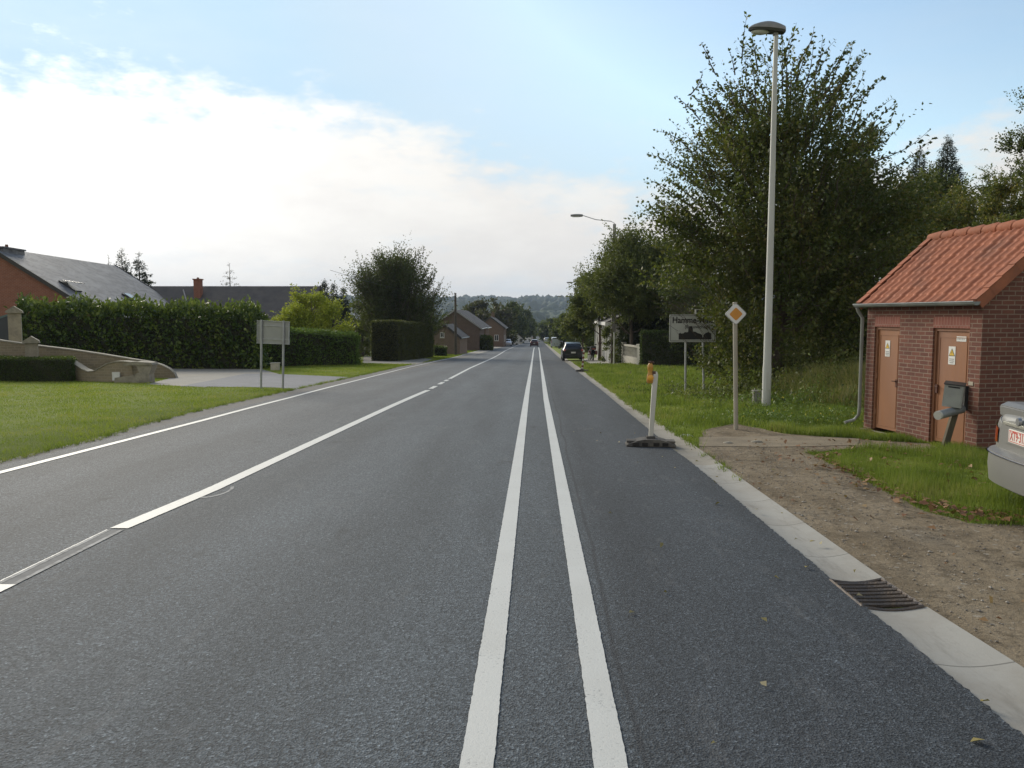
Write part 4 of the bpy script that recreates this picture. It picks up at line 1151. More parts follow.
def lrect(hw, M, x0, x1, y0, y1, face, dep):
    pass
def window(root, M, cx, z, w_, h_, nrm=-1, mull=True):
    'window on the local plane y=M offset: local coords x along wall; outward normal -y'
    mb = MB()
    T = M
    for (a, b, c, d) in ((-w_ / 2, w_ / 2, -h_ / 2, -h_ / 2 + .07), (-w_ / 2, w_ / 2, h_ / 2 - .07, h_ / 2), (-w_ / 2, -w_ / 2 + .07, -h_ / 2 + .07, h_ / 2 - .07), (w_ / 2 - .07, w_ / 2, -h_ / 2 + .07, h_ / 2 - .07)) + (((-.03, .03, -h_ / 2 + .07, h_ / 2 - .07),) if mull else ()):
        vs = [T @ Vector((cx + x_, y_, z + z_)) for y_ in (-.06, .02) for x_, z_ in ((a, c), (b, c), (b, d), (a, d))]
        mb.add(vs, [(0, 1, 2, 3), (7, 6, 5, 4), (0, 4, 5, 1), (1, 5, 6, 2), (2, 6, 7, 3), (3, 7, 4, 0)])
    wf = mb.build('window', WFR, root, world=False)
    mb = MB(); mb.add([T @ Vector((cx + x_ * (w_ / 2 - .06), -.015, z + z_ * (h_ / 2 - .06))) for x_, z_ in ((-1, -1), (1, -1), (1, 1), (-1, 1))], [(0, 1, 2, 3)])
    mb.build('pane', GLASS, wf, world=False)
    mb = MB(); vs = [T @ Vector((cx + x_ * (w_ / 2 + .05), y_, z - h_ / 2 + z_)) for y_ in (-.12, .02) for x_, z_ in ((-1, -.06), (1, -.06), (1, 0), (-1, 0))]
    mb.add(vs, [(0, 1, 2, 3), (7, 6, 5, 4), (0, 4, 5, 1), (1, 5, 6, 2), (2, 6, 7, 3), (3, 7, 4, 0)]); mb.build('sill', STONE, wf, world=False)
    return wf

def house(name, label, loc, rz, W, LN, eave, apex, wallm, roofm, over=.35, cat='house', base=-2.0, chim=None, vergem=None, chm=None, front=(), side=(), rside=(), gutterm=None, group=None):
    'local: gable end in plane y=0 facing -y, ridge along +y; x in [-W/2,W/2]'
    root = thing(name, label, cat, loc, rz, group)
    mb = MB()
    mb.prism([(-W / 2, base), (W / 2, base), (W / 2, eave), (0, apex), (-W / 2, eave)], LN, 'y', 0)
    mb.build('wall', wallm, root, world=False, uv=True)
    sl_ = (apex - eave) / (W / 2); th = .14
    for sg, nm in ((-1, 'roof'), (1, 'roof')):
        mb = MB()
        xo = sg * (W / 2 + over); zo = eave - over * sl_
        mb.prism([(0, apex + .02), (xo, zo + .02), (xo, zo + .02 + th), (0, apex + .02 + th)], LN + over * 1.2, 'y', -over * .6)
        mb.build(nm, roofm, root, world=False)
    for sg in (-1, 1):
        mb = MB()
        xo = sg * (W / 2 + over + .02); zo = eave - (over + .02) * sl_
        mb.prism([(0, apex - .06), (xo, zo - .06), (xo, zo + .22), (0, apex + .22)], .07, 'y', -over * .6 - .08)
        mb.build('verge_board', vergem or mat('verge_dark', (.06, .055, .05), rough=.8), root, world=False)
        mb = MB(); mb.prism([(0, apex - .06), (xo, zo - .06), (xo, zo + .22), (0, apex + .22)], .07, 'y', LN + over * .6 + .01)
        mb.build('verge_board', vergem or mat('verge_dark', (.06, .055, .05), rough=.8), root, world=False)
    for sg in (-1, 1):
        mb = MB(); mb.tube([(sg * (W / 2 + over + .06), -over * .6, eave - over * sl_ + .05), (sg * (W / 2 + over + .06), LN + over * .6, eave - over * sl_ + .05)], .07, 8)
        mb.build('gutter', gutterm or ZINC, root, world=False, smooth=50)
    for (cx, cy, w_, d_, h_) in (chim or []):
        zt = apex - abs(cx) * sl_
        mb = MB(); mb.box((cx, cy, zt + h_ / 2 - .4), (w_, d_, h_ + .8)); mb.box((cx, cy, zt + h_ + .05), (w_ + .14, d_ + .14, .1))
        ch = mb.build('chimney', chm or wallm, root, world=False, uv=True)
        mb = MB()
        for k in range(max(1, int(w_ / .5))):
            x_ = cx - w_ / 2 + w_ * (k + .5) / max(1, int(w_ / .5)); mb.tube([(x_, cy, zt + h_ + .1), (x_, cy, zt + h_ + .32)], [.11, .09], 8)
        mb.build('chimney_pot', mat('pot_clay', (.2, .1, .07), rough=.8), ch, world=False)
    for (cx, z, w_, h_) in front: window(root, Matrix.Identity(4), cx, z, w_, h_)
    Ms = Matrix.Translation((W / 2, 0, 0)) @ Matrix.Rotation(math.pi / 2, 4, 'Z')
    for (cy, z, w_, h_) in side: window(root, Ms, cy, z, w_, h_)
    Ml = Matrix.Translation((-W / 2, 0, 0)) @ Matrix.Rotation(-math.pi / 2, 4, 'Z')
    for (cy, z, w_, h_) in rside: window(root, Ml, -cy, z, w_, h_)
    return root

# the slate roofed house at the far left
D1 = 50.0; ap = at(-6, 249, D1); g1 = on(-6, D1); zapex = ap.z - g1.z
rz1 = YAW + math.atan(70 / F)
h1 = house('slate_roofed_house', 'red brick house with a big grey slate roof above the laurel hedge', g1, rz1, 13.2, 19, zapex - 4.35, zapex, BRK_R, SLATE, over=.3, chim=[(0.0, 1.9, .9, 2.6, .12)],
    chm=SLATE, front=[(-1.0, 3.0, 1.6, 1.9), (-4.5, 3.0, 1.4, 1.5), (-1.0, .9, 1.6, 1.4)], side=[(4, 1.2, 1.6, 1.3), (11, 1.2, 1.6, 1.3)])
# roof windows on the road side slope, one propped open
slp = math.atan2(4.35, 6.6)
def roofwin(yy, xx, opened):
    zz = zapex - xx * math.tan(slp) + .17
    M = Matrix.Translation((xx, yy, zz)) @ Matrix.Rotation(slp, 4, 'Y')
    mb = MB(); vs = [M @ Vector(v) for v in ((-.6, -.5, 0), (.6, -.5, 0), (.6, .5, 0), (-.6, .5, 0), (-.6, -.5, .1), (.6, -.5, .1), (.6, .5, .1), (-.6, .5, .1))]
    mb.add(vs, [(3, 2, 1, 0), (4, 5, 6, 7), (0, 1, 5, 4), (1, 2, 6, 5), (2, 3, 7, 6), (3, 0, 4, 7)])
    rw = mb.build('roof_window', mat('dark_metal', None), h1, world=False)
    M2 = M @ Matrix.Translation((-.5, 0, .13)) @ Matrix.Rotation(R(-24 if opened else 0), 4, 'Y')
    mb = MB(); vs = [M2 @ Vector(v) for v in ((0, -.48, 0), (1.1, -.48, 0), (1.1, .48, 0), (0, .48, 0), (0, -.48, .05), (1.1, -.48, .05), (1.1, .48, .05), (0, .48, .05))]
    mb.add(vs, [(3, 2, 1, 0), (4, 5, 6, 7), (0, 1, 5, 4), (1, 2, 6, 5), (2, 3, 7, 6), (3, 0, 4, 7)])
    mb.build('sash', mat('pale_glazing', (.32, .34, .36), rough=.15), rw, world=False)
def onroof(px, py):
    r_ = ray(px, py); Mi = (Matrix.Translation(g1) @ Matrix.Rotation(rz1, 4, 'Z')).inverted()
    o_ = Mi @ Vector((0, 0, EYE)); d_2 = Mi.to_3x3() @ r_
    # plane z = zapex + .16 - x * tan(slp)
    k_ = (zapex + .16 - o_.z - o_.x * math.tan(slp)) / (d_2.z + d_2.x * math.tan(slp)); q_ = o_ + d_2 * k_
    return q_.y, q_.x
a_ = onroof(70, 287); roofwin(a_[0], a_[1], True)
a_ = onroof(131, 299); roofwin(a_[0], a_[1], False)

# the long brown roofed house behind
D2 = 70.0
gA, gB = on(150, D2), on(317, D2); Lr = (gB - gA).length
zr_ = at(230, 288, D2).z - gB.z
# ridge runs across the view: local y points from gB to gA
dv = (gA - gB); rz2 = math.atan2(dv.y, dv.x) - math.pi / 2
h2 = house('brown_roofed_house', 'long low house with a plain dark brown roof and a brick chimney', gB, rz2, 11, Lr, zr_ - 3.7, zr_, BRK_D, ROOFB, over=.5)
tch = (at(204.5, 300, D2) - gB).dot(dv.normalized())
mb = MB(); mb.box((-1.3, tch, zr_ - .45), (.62, .55, 2.2)); mb.box((-1.3, tch, zr_ + .68), (.74, .67, .1))
chn = mb.build('chimney', BRK_R, h2, world=False, uv=True)
mb = MB(); mb.tube([(-1.3, tch, zr_ + .7), (-1.3, tch, zr_ + .85)], [.11, .09], 8); mb.build('chimney_pot', mat('pot_clay', (.2, .1, .07)), chn, world=False)
mb = MB(); q0 = (at(190, 290, D2 - 4) - gB); mb.tube([(-.5, tch + 1.6, zr_ - .18), (-2.4, tch + .5, zr_ - 1.45)], .06, 6); mb.build('roof_flashing', ROOFG, h2, world=False)

# little grey roofed house showing behind the yellow shrub
D3 = 95; g3 = on(341, D3); za = at(341, 308, D3).z - g3.z
house('grey_gabled_house', 'small dark house with a pale grey roof edge beyond the yellow shrub', g3, YAW + R(4), 5.0, 8, za - 2.0, za, BRK_D, SLATE, vergem=ROOFG, front=[(-.9, 2.6, .9, 1.1), (.9, 2.6, .9, 1.1)])

# gable shed with a small white window
D4 = 92; g4 = on(444.5, D4); za = at(444.5, 325.5, D4).z - g4.z; ze = at(458, 337.5, D4).z - g4.z
house('gable_shed', 'low tan brick shed with one small white window in its gable', g4, YAW - math.atan((537 - 470) / F) + R(4.8) * 0, 3.5, 6, ze, za, BRK_T, ROOFB, over=.18, cat='shed', front=[(-.28, ht(442, 335, D4), .48, .62)], vergem=mat('verge_dark', None))
# big brick house, gable to the camera
D5 = 118; g5 = on(455, D5); za = at(455, 310.5, D5).z - g5.z; ze = at(478, 327.5, D5).z - g5.z
house('large_brick_house', 'large dark brick house whose gable has a bright pale verge', g5, 0, 7.2, 11, ze, za, BRK_D, ROOFB, vergem=ROOFG, gutterm=WFR, front=[(-1.5, 3.0, .9, 1.1)], side=[(3, 1.4, 1, 1.2), (7.5, 1.4, 1, 1.2)])
D6 = 133; g6 = on(463, D6); za = at(463, 311.5, D6).z - g6.z; ze = at(484, 327, D6).z - g6.z
house('red_brick_house', 'orange brick house with a dark roof just beyond the large brick house', g6, 0, 7.4, 10, ze, za, BRK_O, ROOFB, vergem=mat('verge_dark', None), gutterm=WFR, side=[(2.5, 1.4, 1, 1.3), (7, 1.4, 1, 1.3)])
D7 = 160; g7 = on(490.5, D7); za = at(490.5, 317.5, D7).z - g7.z; ze = at(501, 327.5, D7).z - g7.z
house('end_brick_house', 'tan brick house with white rendered street side, last of the near row', g7, 0, 5.2, 14, ze, za, BRK_O, ROOFB, vergem=mat('verge_dark', None), chim=[(0, 9, .7, .6, .9)], side=[(3, 1.6, 1, 1.3), (8, 1.6, 1, 1.3)], front=[(1.2, 1.8, .8, 1.2)])
for px, D, top_, hw_, lab, wm in ((518, 215, 334, 4.5, 'little white house at the left of the far road', RENDW), (529, 330, 328, 3.5, 'tiny pale gabled house by the far end of the road', RENDW), (533, 430, 331, 3, 'very distant pink brick house facing the road end', BRK_O),
                               (570, 260, 329, 9, 'far pale house half hidden behind roadside trees', RENDW), (549, 520, 333, 5, 'very distant cream house at the valley bottom', RENDW)):
    g_0 = on(px, D); za = at(px, top_, D).z - g_0.z
    house('distant_house', lab, g_0, R(3), 2 * hw_ * D / F, 9, za * .6, za, wm, ROOFB, group='houses at the far end of the road', front=[(-.8, za * .35, .8, 1.0), (.8, za * .35, .8, 1.0)])

# white house on the right with tall pilasters
WX, WY0, WY1 = on(606, 63).x, on(613, 58).y, on(597, 78).y
wp0, wp1 = on(612.5, 58), on(597, 77)
dv = wp1 - wp0; Lh = dv.length; rz = math.atan2(dv.y, dv.x) - math.pi / 2
root = thing('white_house', 'white fronted house with tall pilasters half hidden by the weeping conifer', 'house', wp0, rz)
eh = ht(597, 327, 77)
mb = MB(); mb.box((2.2, Lh / 2, eh / 2 - .5), (4.4, Lh, eh + 1)); mb.build('wall', RENDW, root, world=False, uv=True)
mb = MB(); mb.prism([(-.5, eh), (4.8, eh), (2.2, eh + 1.2)], Lh + .8, 'y', -.4); mb.build('roof', ROOFB, root, world=False)
mb = MB(); mb.box((-.25, Lh / 2, eh - .12), (.6, Lh + .8, .24)); mb.build('cornice', WFR, root, world=False)
Ml = Matrix.Rotation(-math.pi / 2, 4, 'Z')
k = 0
for yy in np.linspace(.6, Lh - .6, 7):
    mb = MB(); mb.box((-.12, yy, eh / 2 - .2), (.26, .42, eh - .1)); mb.box((-.14, yy, eh - .34), (.34, .55, .16)); mb.build('pilaster', WFR, root, world=False)
    if k < 6: window(root, Ml, -(yy + (Lh - 1.2) / 12), eh * .52, 1.1, 1.9)
    k += 1

# white balustrade wall
b0, b1 = on(644, 51), on(624, 56); dv = b1 - b0; Lb = dv.length; rz = math.atan2(dv.y, dv.x) - math.pi / 2
root = thing('balustrade_fence', 'low white concrete balustrade with a square end pier beside the clipped hedge', 'fence', b0, rz)
ph = ht(643, 345, 51)
mb = MB(); mb.box((0, .3, ph / 2 - .1), (.5, .62, ph + .1)); mb.box((0, .3, ph), (.6, .74, .09)); mb.build('pier', STONE, root, world=False, bevel=.01)
mb = MB(); mb.box((0, Lb / 2 + .3, .18), (.22, Lb - .6, .5)); mb.build('plinth', STONE, root, world=False)
mb = MB(); mb.box((0, Lb / 2 + .3, ph - .16), (.22, Lb - .6, .12)); mb.build('rail', STONE, root, world=False)
for yy in np.arange(.85, Lb - .1, .36):
    mb = MB(); mb.tube([(0, yy, .42), (0, yy, .5), (0, yy, .62), (0, yy, .8), (0, yy, ph - .2)], [.09, .05, .085, .05, .075], 8); mb.build('baluster', STONE, root, world=False, smooth=50)
for y_ in (Lb - .1,):
    mb = MB(); mb.box((0, y_, ph / 2 - .05), (.3, .3, ph + .15)); mb.build('pier', STONE, root, world=False)

# ------------------------------------------------------------------ stone ramp walls, piers (left)
RUB = brickmat('rubble_stone', (.30, .25, .165), (.21, .175, .12), (.33, .29, .22), .24, .10, .012, wear=(.14, .12, .085))
COPE = mat('coping_stone', (.33, .30, .235), (.25, .225, .175), rough=.9, scale=6, bump=.5, dirt=(.18, .17, .14))
def profile_wall(root, pts, D0, D1, thick, m, name, cope=None, capt=.05):
    'pts: list of (px, pytop) from left to right; wall stands from distance D0 (left) to D1 (right)'
    a, b = pts[0][0], pts[-1][0]
    V = []
    for px, py in pts:
        u = (px - a) / (b - a); D = D0 + (D1 - D0) * u
        g_0 = on(px, D); V.append((g_0, at(px, py, D).z))
    d = (V[-1][0] - V[0][0]); d.z = 0; d.normalize(); nrm = Vector((-d.y, d.x, 0)) * thick
    mb = MB()
    for dz0, dz1, th0, mm in ((None, 0, 0, 0),):
        P = [[Vector((v.x, v.y, v.z - .25)), Vector((v.x, v.y, max(z, v.z - .2)))] for v, z in V]
        n = len(P)
        vs = [q for p in P for q in p] + [q + nrm for p in P for q in p]
        fs = []
        for i in range(n - 1):
            fs.append((2 * i, 2 * i + 2, 2 * i + 3, 2 * i + 1)); o_ = 2 * n
            fs.append((o_ + 2 * i + 1, o_ + 2 * i + 3, o_ + 2 * i + 2, o_ + 2 * i))
            fs.append((2 * i + 1, 2 * i + 3, o_ + 2 * i + 3, o_ + 2 * i + 1))
        fs += [(0, 1, 2 * n + 1, 2 * n), (2 * n - 2, 4 * n - 2, 4 * n - 1, 2 * n - 1)]
        mb.add(vs, fs)
    mb.build(name, m, root, uv=True)
    if cope:
        mb = MB(); e = nrm.normalized() * .03; P = []
        prs = []
        for v, z in V:
            zt = max(z, v.z - .2) + .002; p = Vector((v.x, v.y, zt))
            prs.append([p - e, p - e + Vector((0, 0, capt)), p + nrm + e + Vector((0, 0, capt)), p + nrm + e, p - e])
        mb.grid(prs); mb.build('coping', cope, root, smooth=60)
root = thing('stone_ramp_wall', 'long rubble stone wall sloping down to the driveway with a rounded end', 'wall', on(100, 31.5))
profile_wall(root, [(-90, 330), (-30, 336.5), (0, 341.5), (40, 347), (70, 350.5), (100, 355), (130, 360), (150, 363), (160, 366), (167, 369.5), (172, 374), (174.5, 380)], 30.5, 32.4, .32, RUB, 'wall', COPE)
root = thing('curved_garden_wall', 'low wavy topped stone garden wall between the box hedge and a leaning pier', 'wall', on(100, 29.3))
profile_wall(root, [(66, 361), (74, 366), (80, 370), (86, 372.3), (92, 371.5), (98, 368), (105, 364.3), (113, 362.2), (121, 362), (130, 363)], 29.6, 28.9, .28, RUB, 'wall', COPE, .04)
pq = on(138, 28.6)
root = thing('leaning_pier', 'grey stone pier with a sloping cap at the end of the wavy wall', 'pier', pq)
hp = ht(136, 364, 28.6)
mb = MB(); mb.prism([(-.42, -.2), (.38, -.2), (.36, hp * .45), (.5, hp * .97), (-.1, hp * .97), (.02, hp * .5), (-.1, .35)], .42, 'y', -.1, Matrix.Translation(pq) @ Matrix.Rotation(YAW, 4, 'Z')); mb.build('pier', COPE, root)
mb = MB(); mb.prism([(-.55, hp * .93), (.52, hp * .97), (.46, hp * 1.08), (-.1, hp * 1.14), (-.5, hp * 1.02)], .5, 'y', -.14, Matrix.Translation(pq) @ Matrix.Rotation(YAW, 4, 'Z')); mb.build('cap', COPE, root)
mb = MB(); mb.prism([(-.95, -.2), (-.3, -.2), (-.2, .28), (-.9, .18)], .3, 'y', -.05, Matrix.Translation(pq) @ Matrix.Rotation(YAW, 4, 'Z')); mb.build('footing', COPE, root)
mb = MB(); q_ = on(114, 28.95); mb.box((q_.x, q_.y - .02, q_.z + .22), (.28, .05, .3), rz=YAW); o_ = mb.build('meter_box', WHITE); o_.location = (0, 0, 0)
me_ = o_.data; cx_ = q_; me_.transform(Matrix.Translation(-q_)); o_.location = q_
tag(o_, 'small pale box set against the wavy garden wall', 'box')
def pier(name, label, px, D, pytop, pybody, wpx, D_m):
    p = on(px, D); w_ = wpx * D / F; hb = at(px, pybody, D).z - p.z; ht_ = at(px, pytop, D).z - p.z
    root = thing(name, label, 'pier', p, YAW + R(28))
    mb = MB(); mb.box((0, 0, hb / 2 - .1), (w_ * .74, w_ * .74, hb + .2)); mb.build('shaft', D_m, root, world=False, uv=True)
    mb = MB(); k = w_ * .5
    mb.prism([(-k, hb), (k, hb), (k * .92, hb + .09), (0, ht_), (-k * .92, hb + .09)], w_ * 1.0, 'y', -k); mb.build('cap', COPE, root, world=False)
PST = mat('pier_stone', (.36, .32, .24), (.28, .25, .19), rough=.9, scale=7, bump=.5, dirt=(.20, .18, .14))
pier('tall_gate_pier', 'tall stone gate pier with a pointed gabled cap', 14.5, 33.5, 306, 313, 15, PST)
pier('short_gate_pier', 'short stone pier with a chunky pointed cap behind the box hedge', 30, 30.6, 336, 343, 15, PST)
gp0 = on(-8, 34.2); root = thing('dark_gate', 'dark blue grey gate leaf sloping up to the tall gate pier', 'gate', gp0, YAW)
mb = MB(); zt = ht(4, 322, 34.2); mb.prism([(-2.6, .05), (.65, .05), (.65, zt + .25), (-.4, zt - .1), (-2.6, zt - .9)], .06, 'y', 0); mb.build('gate_leaf', mat('gate_paint', (.035, .042, .055), rough=.5), root, world=False)
mb = MB(); mb.prism([(-2.6, zt - .9), (-.4, zt - .1), (.65, zt + .25), (.65, zt + .33), (-.4, zt - .02), (-2.6, zt - .82)], .1, 'y', -.02); mb.build('top_rail', mat('rail_teal', (.10, .16, .17), rough=.5), root, world=False)
# cream utility box on the lawn edge
q_ = on(274, 41.5); root = thing('utility_box', 'small cream utility box standing against the laurel hedge', 'box', q_, YAW)
hq = ht(274, 363.5, 41.5); mb = MB(); mb.box((0, 0, hq / 2), (.42, .25, hq)); mb.build('cabinet', mat('cream_plastic', (.50, .47, .38), rough=.6), root, world=False, bevel=.01)
mb = MB(); mb.box((0, 0, hq + .02), (.48, .31, .05)); mb.build('lid', mat('cream_plastic', None), root, world=False, bevel=.01)
mb = MB(); mb.box((0, -.128, hq * .5), (.34, .006, hq * .75)); dd = mb.build('door', mat('cream_plastic', None), root, world=False)
mb = MB(); mb.tube([(.12, -.13, hq * .5), (.12, -.15, hq * .5)], .015, 8); mb.build('lock', mat('dark_metal', None), dd, world=False)

# ------------------------------------------------------------------ lamps and poles
GALV = mat('galvanised', (.42, .43, .43), (.33, .34, .34), rough=.5, metal=.35, scale=5)
PALEP = mat('pale_painted_steel', (.52, .53, .50), (.44, .45, .42), rough=.5, scale=2, stretch=(1, 1, .3), dirt=(.36, .36, .32))
LUMG = mat('lamp_housing', (.26, .25, .24), (.20, .20, .19), rough=.5)
LUMB = mat('lamp_underside', (.06, .06, .055), rough=.5)
LENS = mat('lamp_lens', (.55, .57, .52), (.5, .52, .48), rough=.15)
CONCP = mat('pole_concrete', (.26, .25, .23), (.20, .19, .175), rough=.9, scale=4)
WOODP = mat('pole_wood', (.10, .085, .065), (.07, .06, .05), rough=.9, scale=6)
DL = (G(766, 408)).dot(FW)
pl0 = G(766, 408)
zl = at(772, 30, DL).z - pl0.z
lp = thing('street_lamp', 'tall pale tapered street lamp with a drop shaped head beside the big tree', 'street lamp', pl0, YAW)
mb = MB(); mb.tube([(0, 0, -.2), (0, 0, .9), (0, 0, 1.0), (0, 0, zl * .5), (0, 0, zl)], [.098, .096, .088, .07, .045], 16)
mb.build('pole', PALEP, lp, world=False, smooth=50)
mb = MB(); mb.box((-.0, -.098, .62), (.10, .02, .42)); mb.build('service_door', PALEP, lp, world=False, bevel=.004)
# head: boat shape pointing left over the road
def lamp_head(root, o, L_, W_, Hh, sgn=-1, up=0.06):
    P = []; n = 14
    for i in range(n + 1):
        u = i / n; x = sgn * (u * L_ - .06)
        wv = W_ * (.32 + .68 * math.sin(math.pi * min(1, (u * .86 + .10))) ** .7) * (1 if u < .97 else .75) * .5
        hv = Hh * (.28 + .9 * math.sin(math.pi * min(1, u * .80 + .18)) ** 1.2) * (1 if u < .95 else .6)
        if u > .9: wv *= .55 + .45 * (1 - (u - .9) / .1); hv *= .5 + .5 * (1 - (u - .9) / .1)
        z0 = up * u
        row = []
        for k in range(13):
            a = math.pi * k / 12
            row.append((o[0] + x, o[1] + wv * math.cos(a), o[2] + z0 + hv * math.sin(a)))
        P.append(row)
    mb = MB(); mb.grid(P); mb.add(P[0], [tuple(range(13))]); mb.add(P[-1], [tuple(range(13))])
    hd = mb.build('lamp_head', LUMG, root, world=False, smooth=60)
    mb = MB()
    Q = [[(r[0][0], r[0][1] * 1.0, r[0][2] - .002), (r[12][0], r[12][1] * 1.0, r[12][2] - .002)] for r in P]
    mb.grid([[a, (a[0], a[1] * .86 + o[1] * .14, a[2] - .05), (b[0], b[1] * .86 + o[1] * .14, b[2] - .05), b] for a, b in Q]); mb.build('underside', LUMB, hd, world=False)
    P = []
    for i in range(9):
        th = math.pi * i / 8; rr_ = math.sin(th); cx_ = sgn * (L_ * .60 - .26 * L_ * math.cos(th))
        P.append([(o[0] + cx_, o[1] + W_ * .33 * rr_ * math.cos(a), o[2] + up * .6 - .045 - .075 * rr_ * math.sin(a)) for a in np.linspace(0, math.pi, 11)])
    mb = MB(); mb.grid(P); mb.build('lens', LENS, hd, world=False, smooth='all')
lamp_head(lp, (.12, 0, zl - .02), .78, .32, .15)
mb = MB(); mb.tube([(-.02, 0, zl - .12), (0, 0, zl + .05)], [.055, .06], 10); mb.build('head_socket', LUMG, lp, world=False)

def arm_lamp(px, D, pytop, pxh, pyh, label, pole_m=CONCP, name='arm_street_lamp'):
    b = on(px, D); H = at(px, pytop, D).z - b.z; hd = at(pxh, pyh, D) - b
    root = thing(name, label, 'street lamp', b, 0, 'concrete pole lamps along the right side of the road')
    mb = MB(); mb.add([], []); 
    M0, M1 = .17, .10
    mb.box((0, 0, H / 2 - .2), (2 * M0, 2 * M0 * .8, H + .4), taper=M1 / M0); mb.build('pole', pole_m, root, world=False)
    x1 = hd.x; z1 = hd.z
    mb = MB(); mb.tube([(0, -.1, H - .5), (-.02, -.1, H + .05), (-.25, -.08, H + .18), (x1 * .5, hd.y * .5, z1 - .12 + (H + .2 - z1) * .42), (x1 + .35, hd.y, z1 + .02)], [.03, .03, .028, .026, .026], 8); mb.build('arm', GALV, root, world=False, smooth=50)
    mb = MB()
    P = []
    for i in range(7):
        u = i / 6; ww = .13 * (.6 + .4 * math.sin(math.pi * (u * .8 + .1))); hh = .10 * (.6 + .5 * math.sin(math.pi * (u * .8 + .15)))
        P.append([(x1 + .4 - u * .85, hd.y + ww * math.cos(a), z1 + hh * math.sin(a)) for a in np.linspace(0, 2 * math.pi, 13)])
    mb.grid(P); mb.add(P[0][:-1], [tuple(range(12))]); mb.add(P[-1][:-1], [tuple(range(12))]); h_ = mb.build('lamp_head', LUMG, root, world=False, smooth=60)
    mb = MB(); mb.box((x1 - .1, hd.y, z1 - .085), (.45, .18, .05)); mb.build('lens', LENS, h_, world=False, bevel=.01)
    return root
arm_lamp(613.5, 57, 224, 577, 215.5, 'nearest concrete lamp pole with a slim arm rising out of the olive tree')
arm_lamp(588, 112, 287, 570, 282.5, 'second concrete lamp pole with only its arm and head clear of the trees')
arm_lamp(574, 158, 300, 559.5, 296.5, 'third concrete lamp pole with a tiny head before the far hill')
for px, D, top_, lab in ((553.5, 235, 323, 'nearer bare concrete pole beside the far right verge'), (556.5, 215, 322, 'bare concrete pole just right of the nearer far pole'), (562, 180, 318, 'taller bare concrete pole beside the distant pale house')):
    b = on(px, D); H = ht(px, top_, D); root = thing('concrete_pole', lab, 'pole', b)
    mb = MB(); mb.box((0, 0, H / 2 - .2), (.36, .3, H + .4), taper=.55); mb.build('shaft', CONCP, root, world=False)
    mb = MB(); mb.box((0, 0, H - .4), (.9, .1, .1)); mb.build('cross_arm', CONCP, root, world=False)
bU = on(455.5, 88); HU = ht(455.5, 293, 88)
root = thing('utility_pole', 'dark utility pole in front of the gable shed carrying thin wires', 'pole', bU)
mb = MB(); mb.tube([(0, 0, -.2), (0, 0, HU)], [.17, .11], 10); mb.build('shaft', WOODP, root, world=False, smooth=50)
mb = MB(); mb.box((0, 0, HU - .25), (.1, .5, .09)); 
for y in (-.2, 0, .2): mb.tube([(0, y, HU - .2), (0, y, HU - .05)], .035, 6)
mb.build('insulator_bracket', GALV, root, world=False)
def wire(name, label, a, b, sag, r=.012):
    root = thing(name, label, 'wire', a)
    pts = [a.lerp(b, u) - Vector((0, 0, sag * 4 * u * (1 - u))) for u in np.linspace(0, 1, 17)]
    mb = MB(); mb.tube(pts, r, 4); o = mb.build('cable', BLACK, root); return o
tpU = bU + Vector((0, 0, HU - .1))
wire('overhead_wire', 'thin wire running from the utility pole towards the far houses', tpU, at(480, 305, 135), .8, .014)
wire('overhead_wire', 'thin wire running from the utility pole back over the spiky tree', tpU, at(330, 270, 60), .5, .012)

# ------------------------------------------------------------------ priority road sign
ps = G(736, 430); Dps = ps.dot(FW)
root = thing('priority_sign', 'yellow and white diamond priority sign on a beige post', 'road sign', ps, YAW); root.rotation_euler = (0, -.032, YAW)
hs_ = ht(736, 314, Dps); half = 22.5 / 2 / F * Dps
mb = MB(); mb.tube([(0, 0, -.2), (0, 0, ht(736, 302.5, Dps))], .038, 14); mb.build('post', mat('post_beige', (.38, .35, .28), (.31, .29, .23), rough=.6, scale=3), root, world=False, smooth=50)
def diamond(r, y0, y1, m_, nm, par, cr=.16):
    pts = []
    for k in range(4):
        a = math.pi / 2 * k; c_, s_ = math.cos(a), math.sin(a)
        for t_ in (-1, 0, 1):
            q = (r * (1 - cr) , r * cr * t_ ) if t_ else (r * (1 - cr * .45), 0)
            pts.append((q[0] * c_ - q[1] * s_, q[0] * s_ + q[1] * c_))
    mb = MB(); mb.prism([(x, hs_ + z) for x, z in pts], y1 - y0, 'y', y0); return mb.build(nm, m_, par, world=False)
fr_ = diamond(half, -.06, -.04, mat('sign_grey_edge', (.36, .38, .38), rough=.5), 'sign_panel', root)
diamond(half * .93, -.063, -.0602, WHITE, 'white_border', fr_)
diamond(half * .60, -.066, -.0632, mat('sign_orange', (.62, .27, .035), (.55, .24, .035), rough=.45), 'orange_centre', fr_)
for z in (-.08, .08): mb = MB(); mb.box((0, -.01, hs_ + z), (.12, .09, .03)); mb.build('clamp', GALV, root, world=False)
mb = MB(); mb.tube([(0, 0, ht(736, 303, Dps) - .0), (0, 0, ht(736, 302, Dps))], [.042, .03], 12); mb.build('post_cap', mat('post_beige', None), root, world=False)

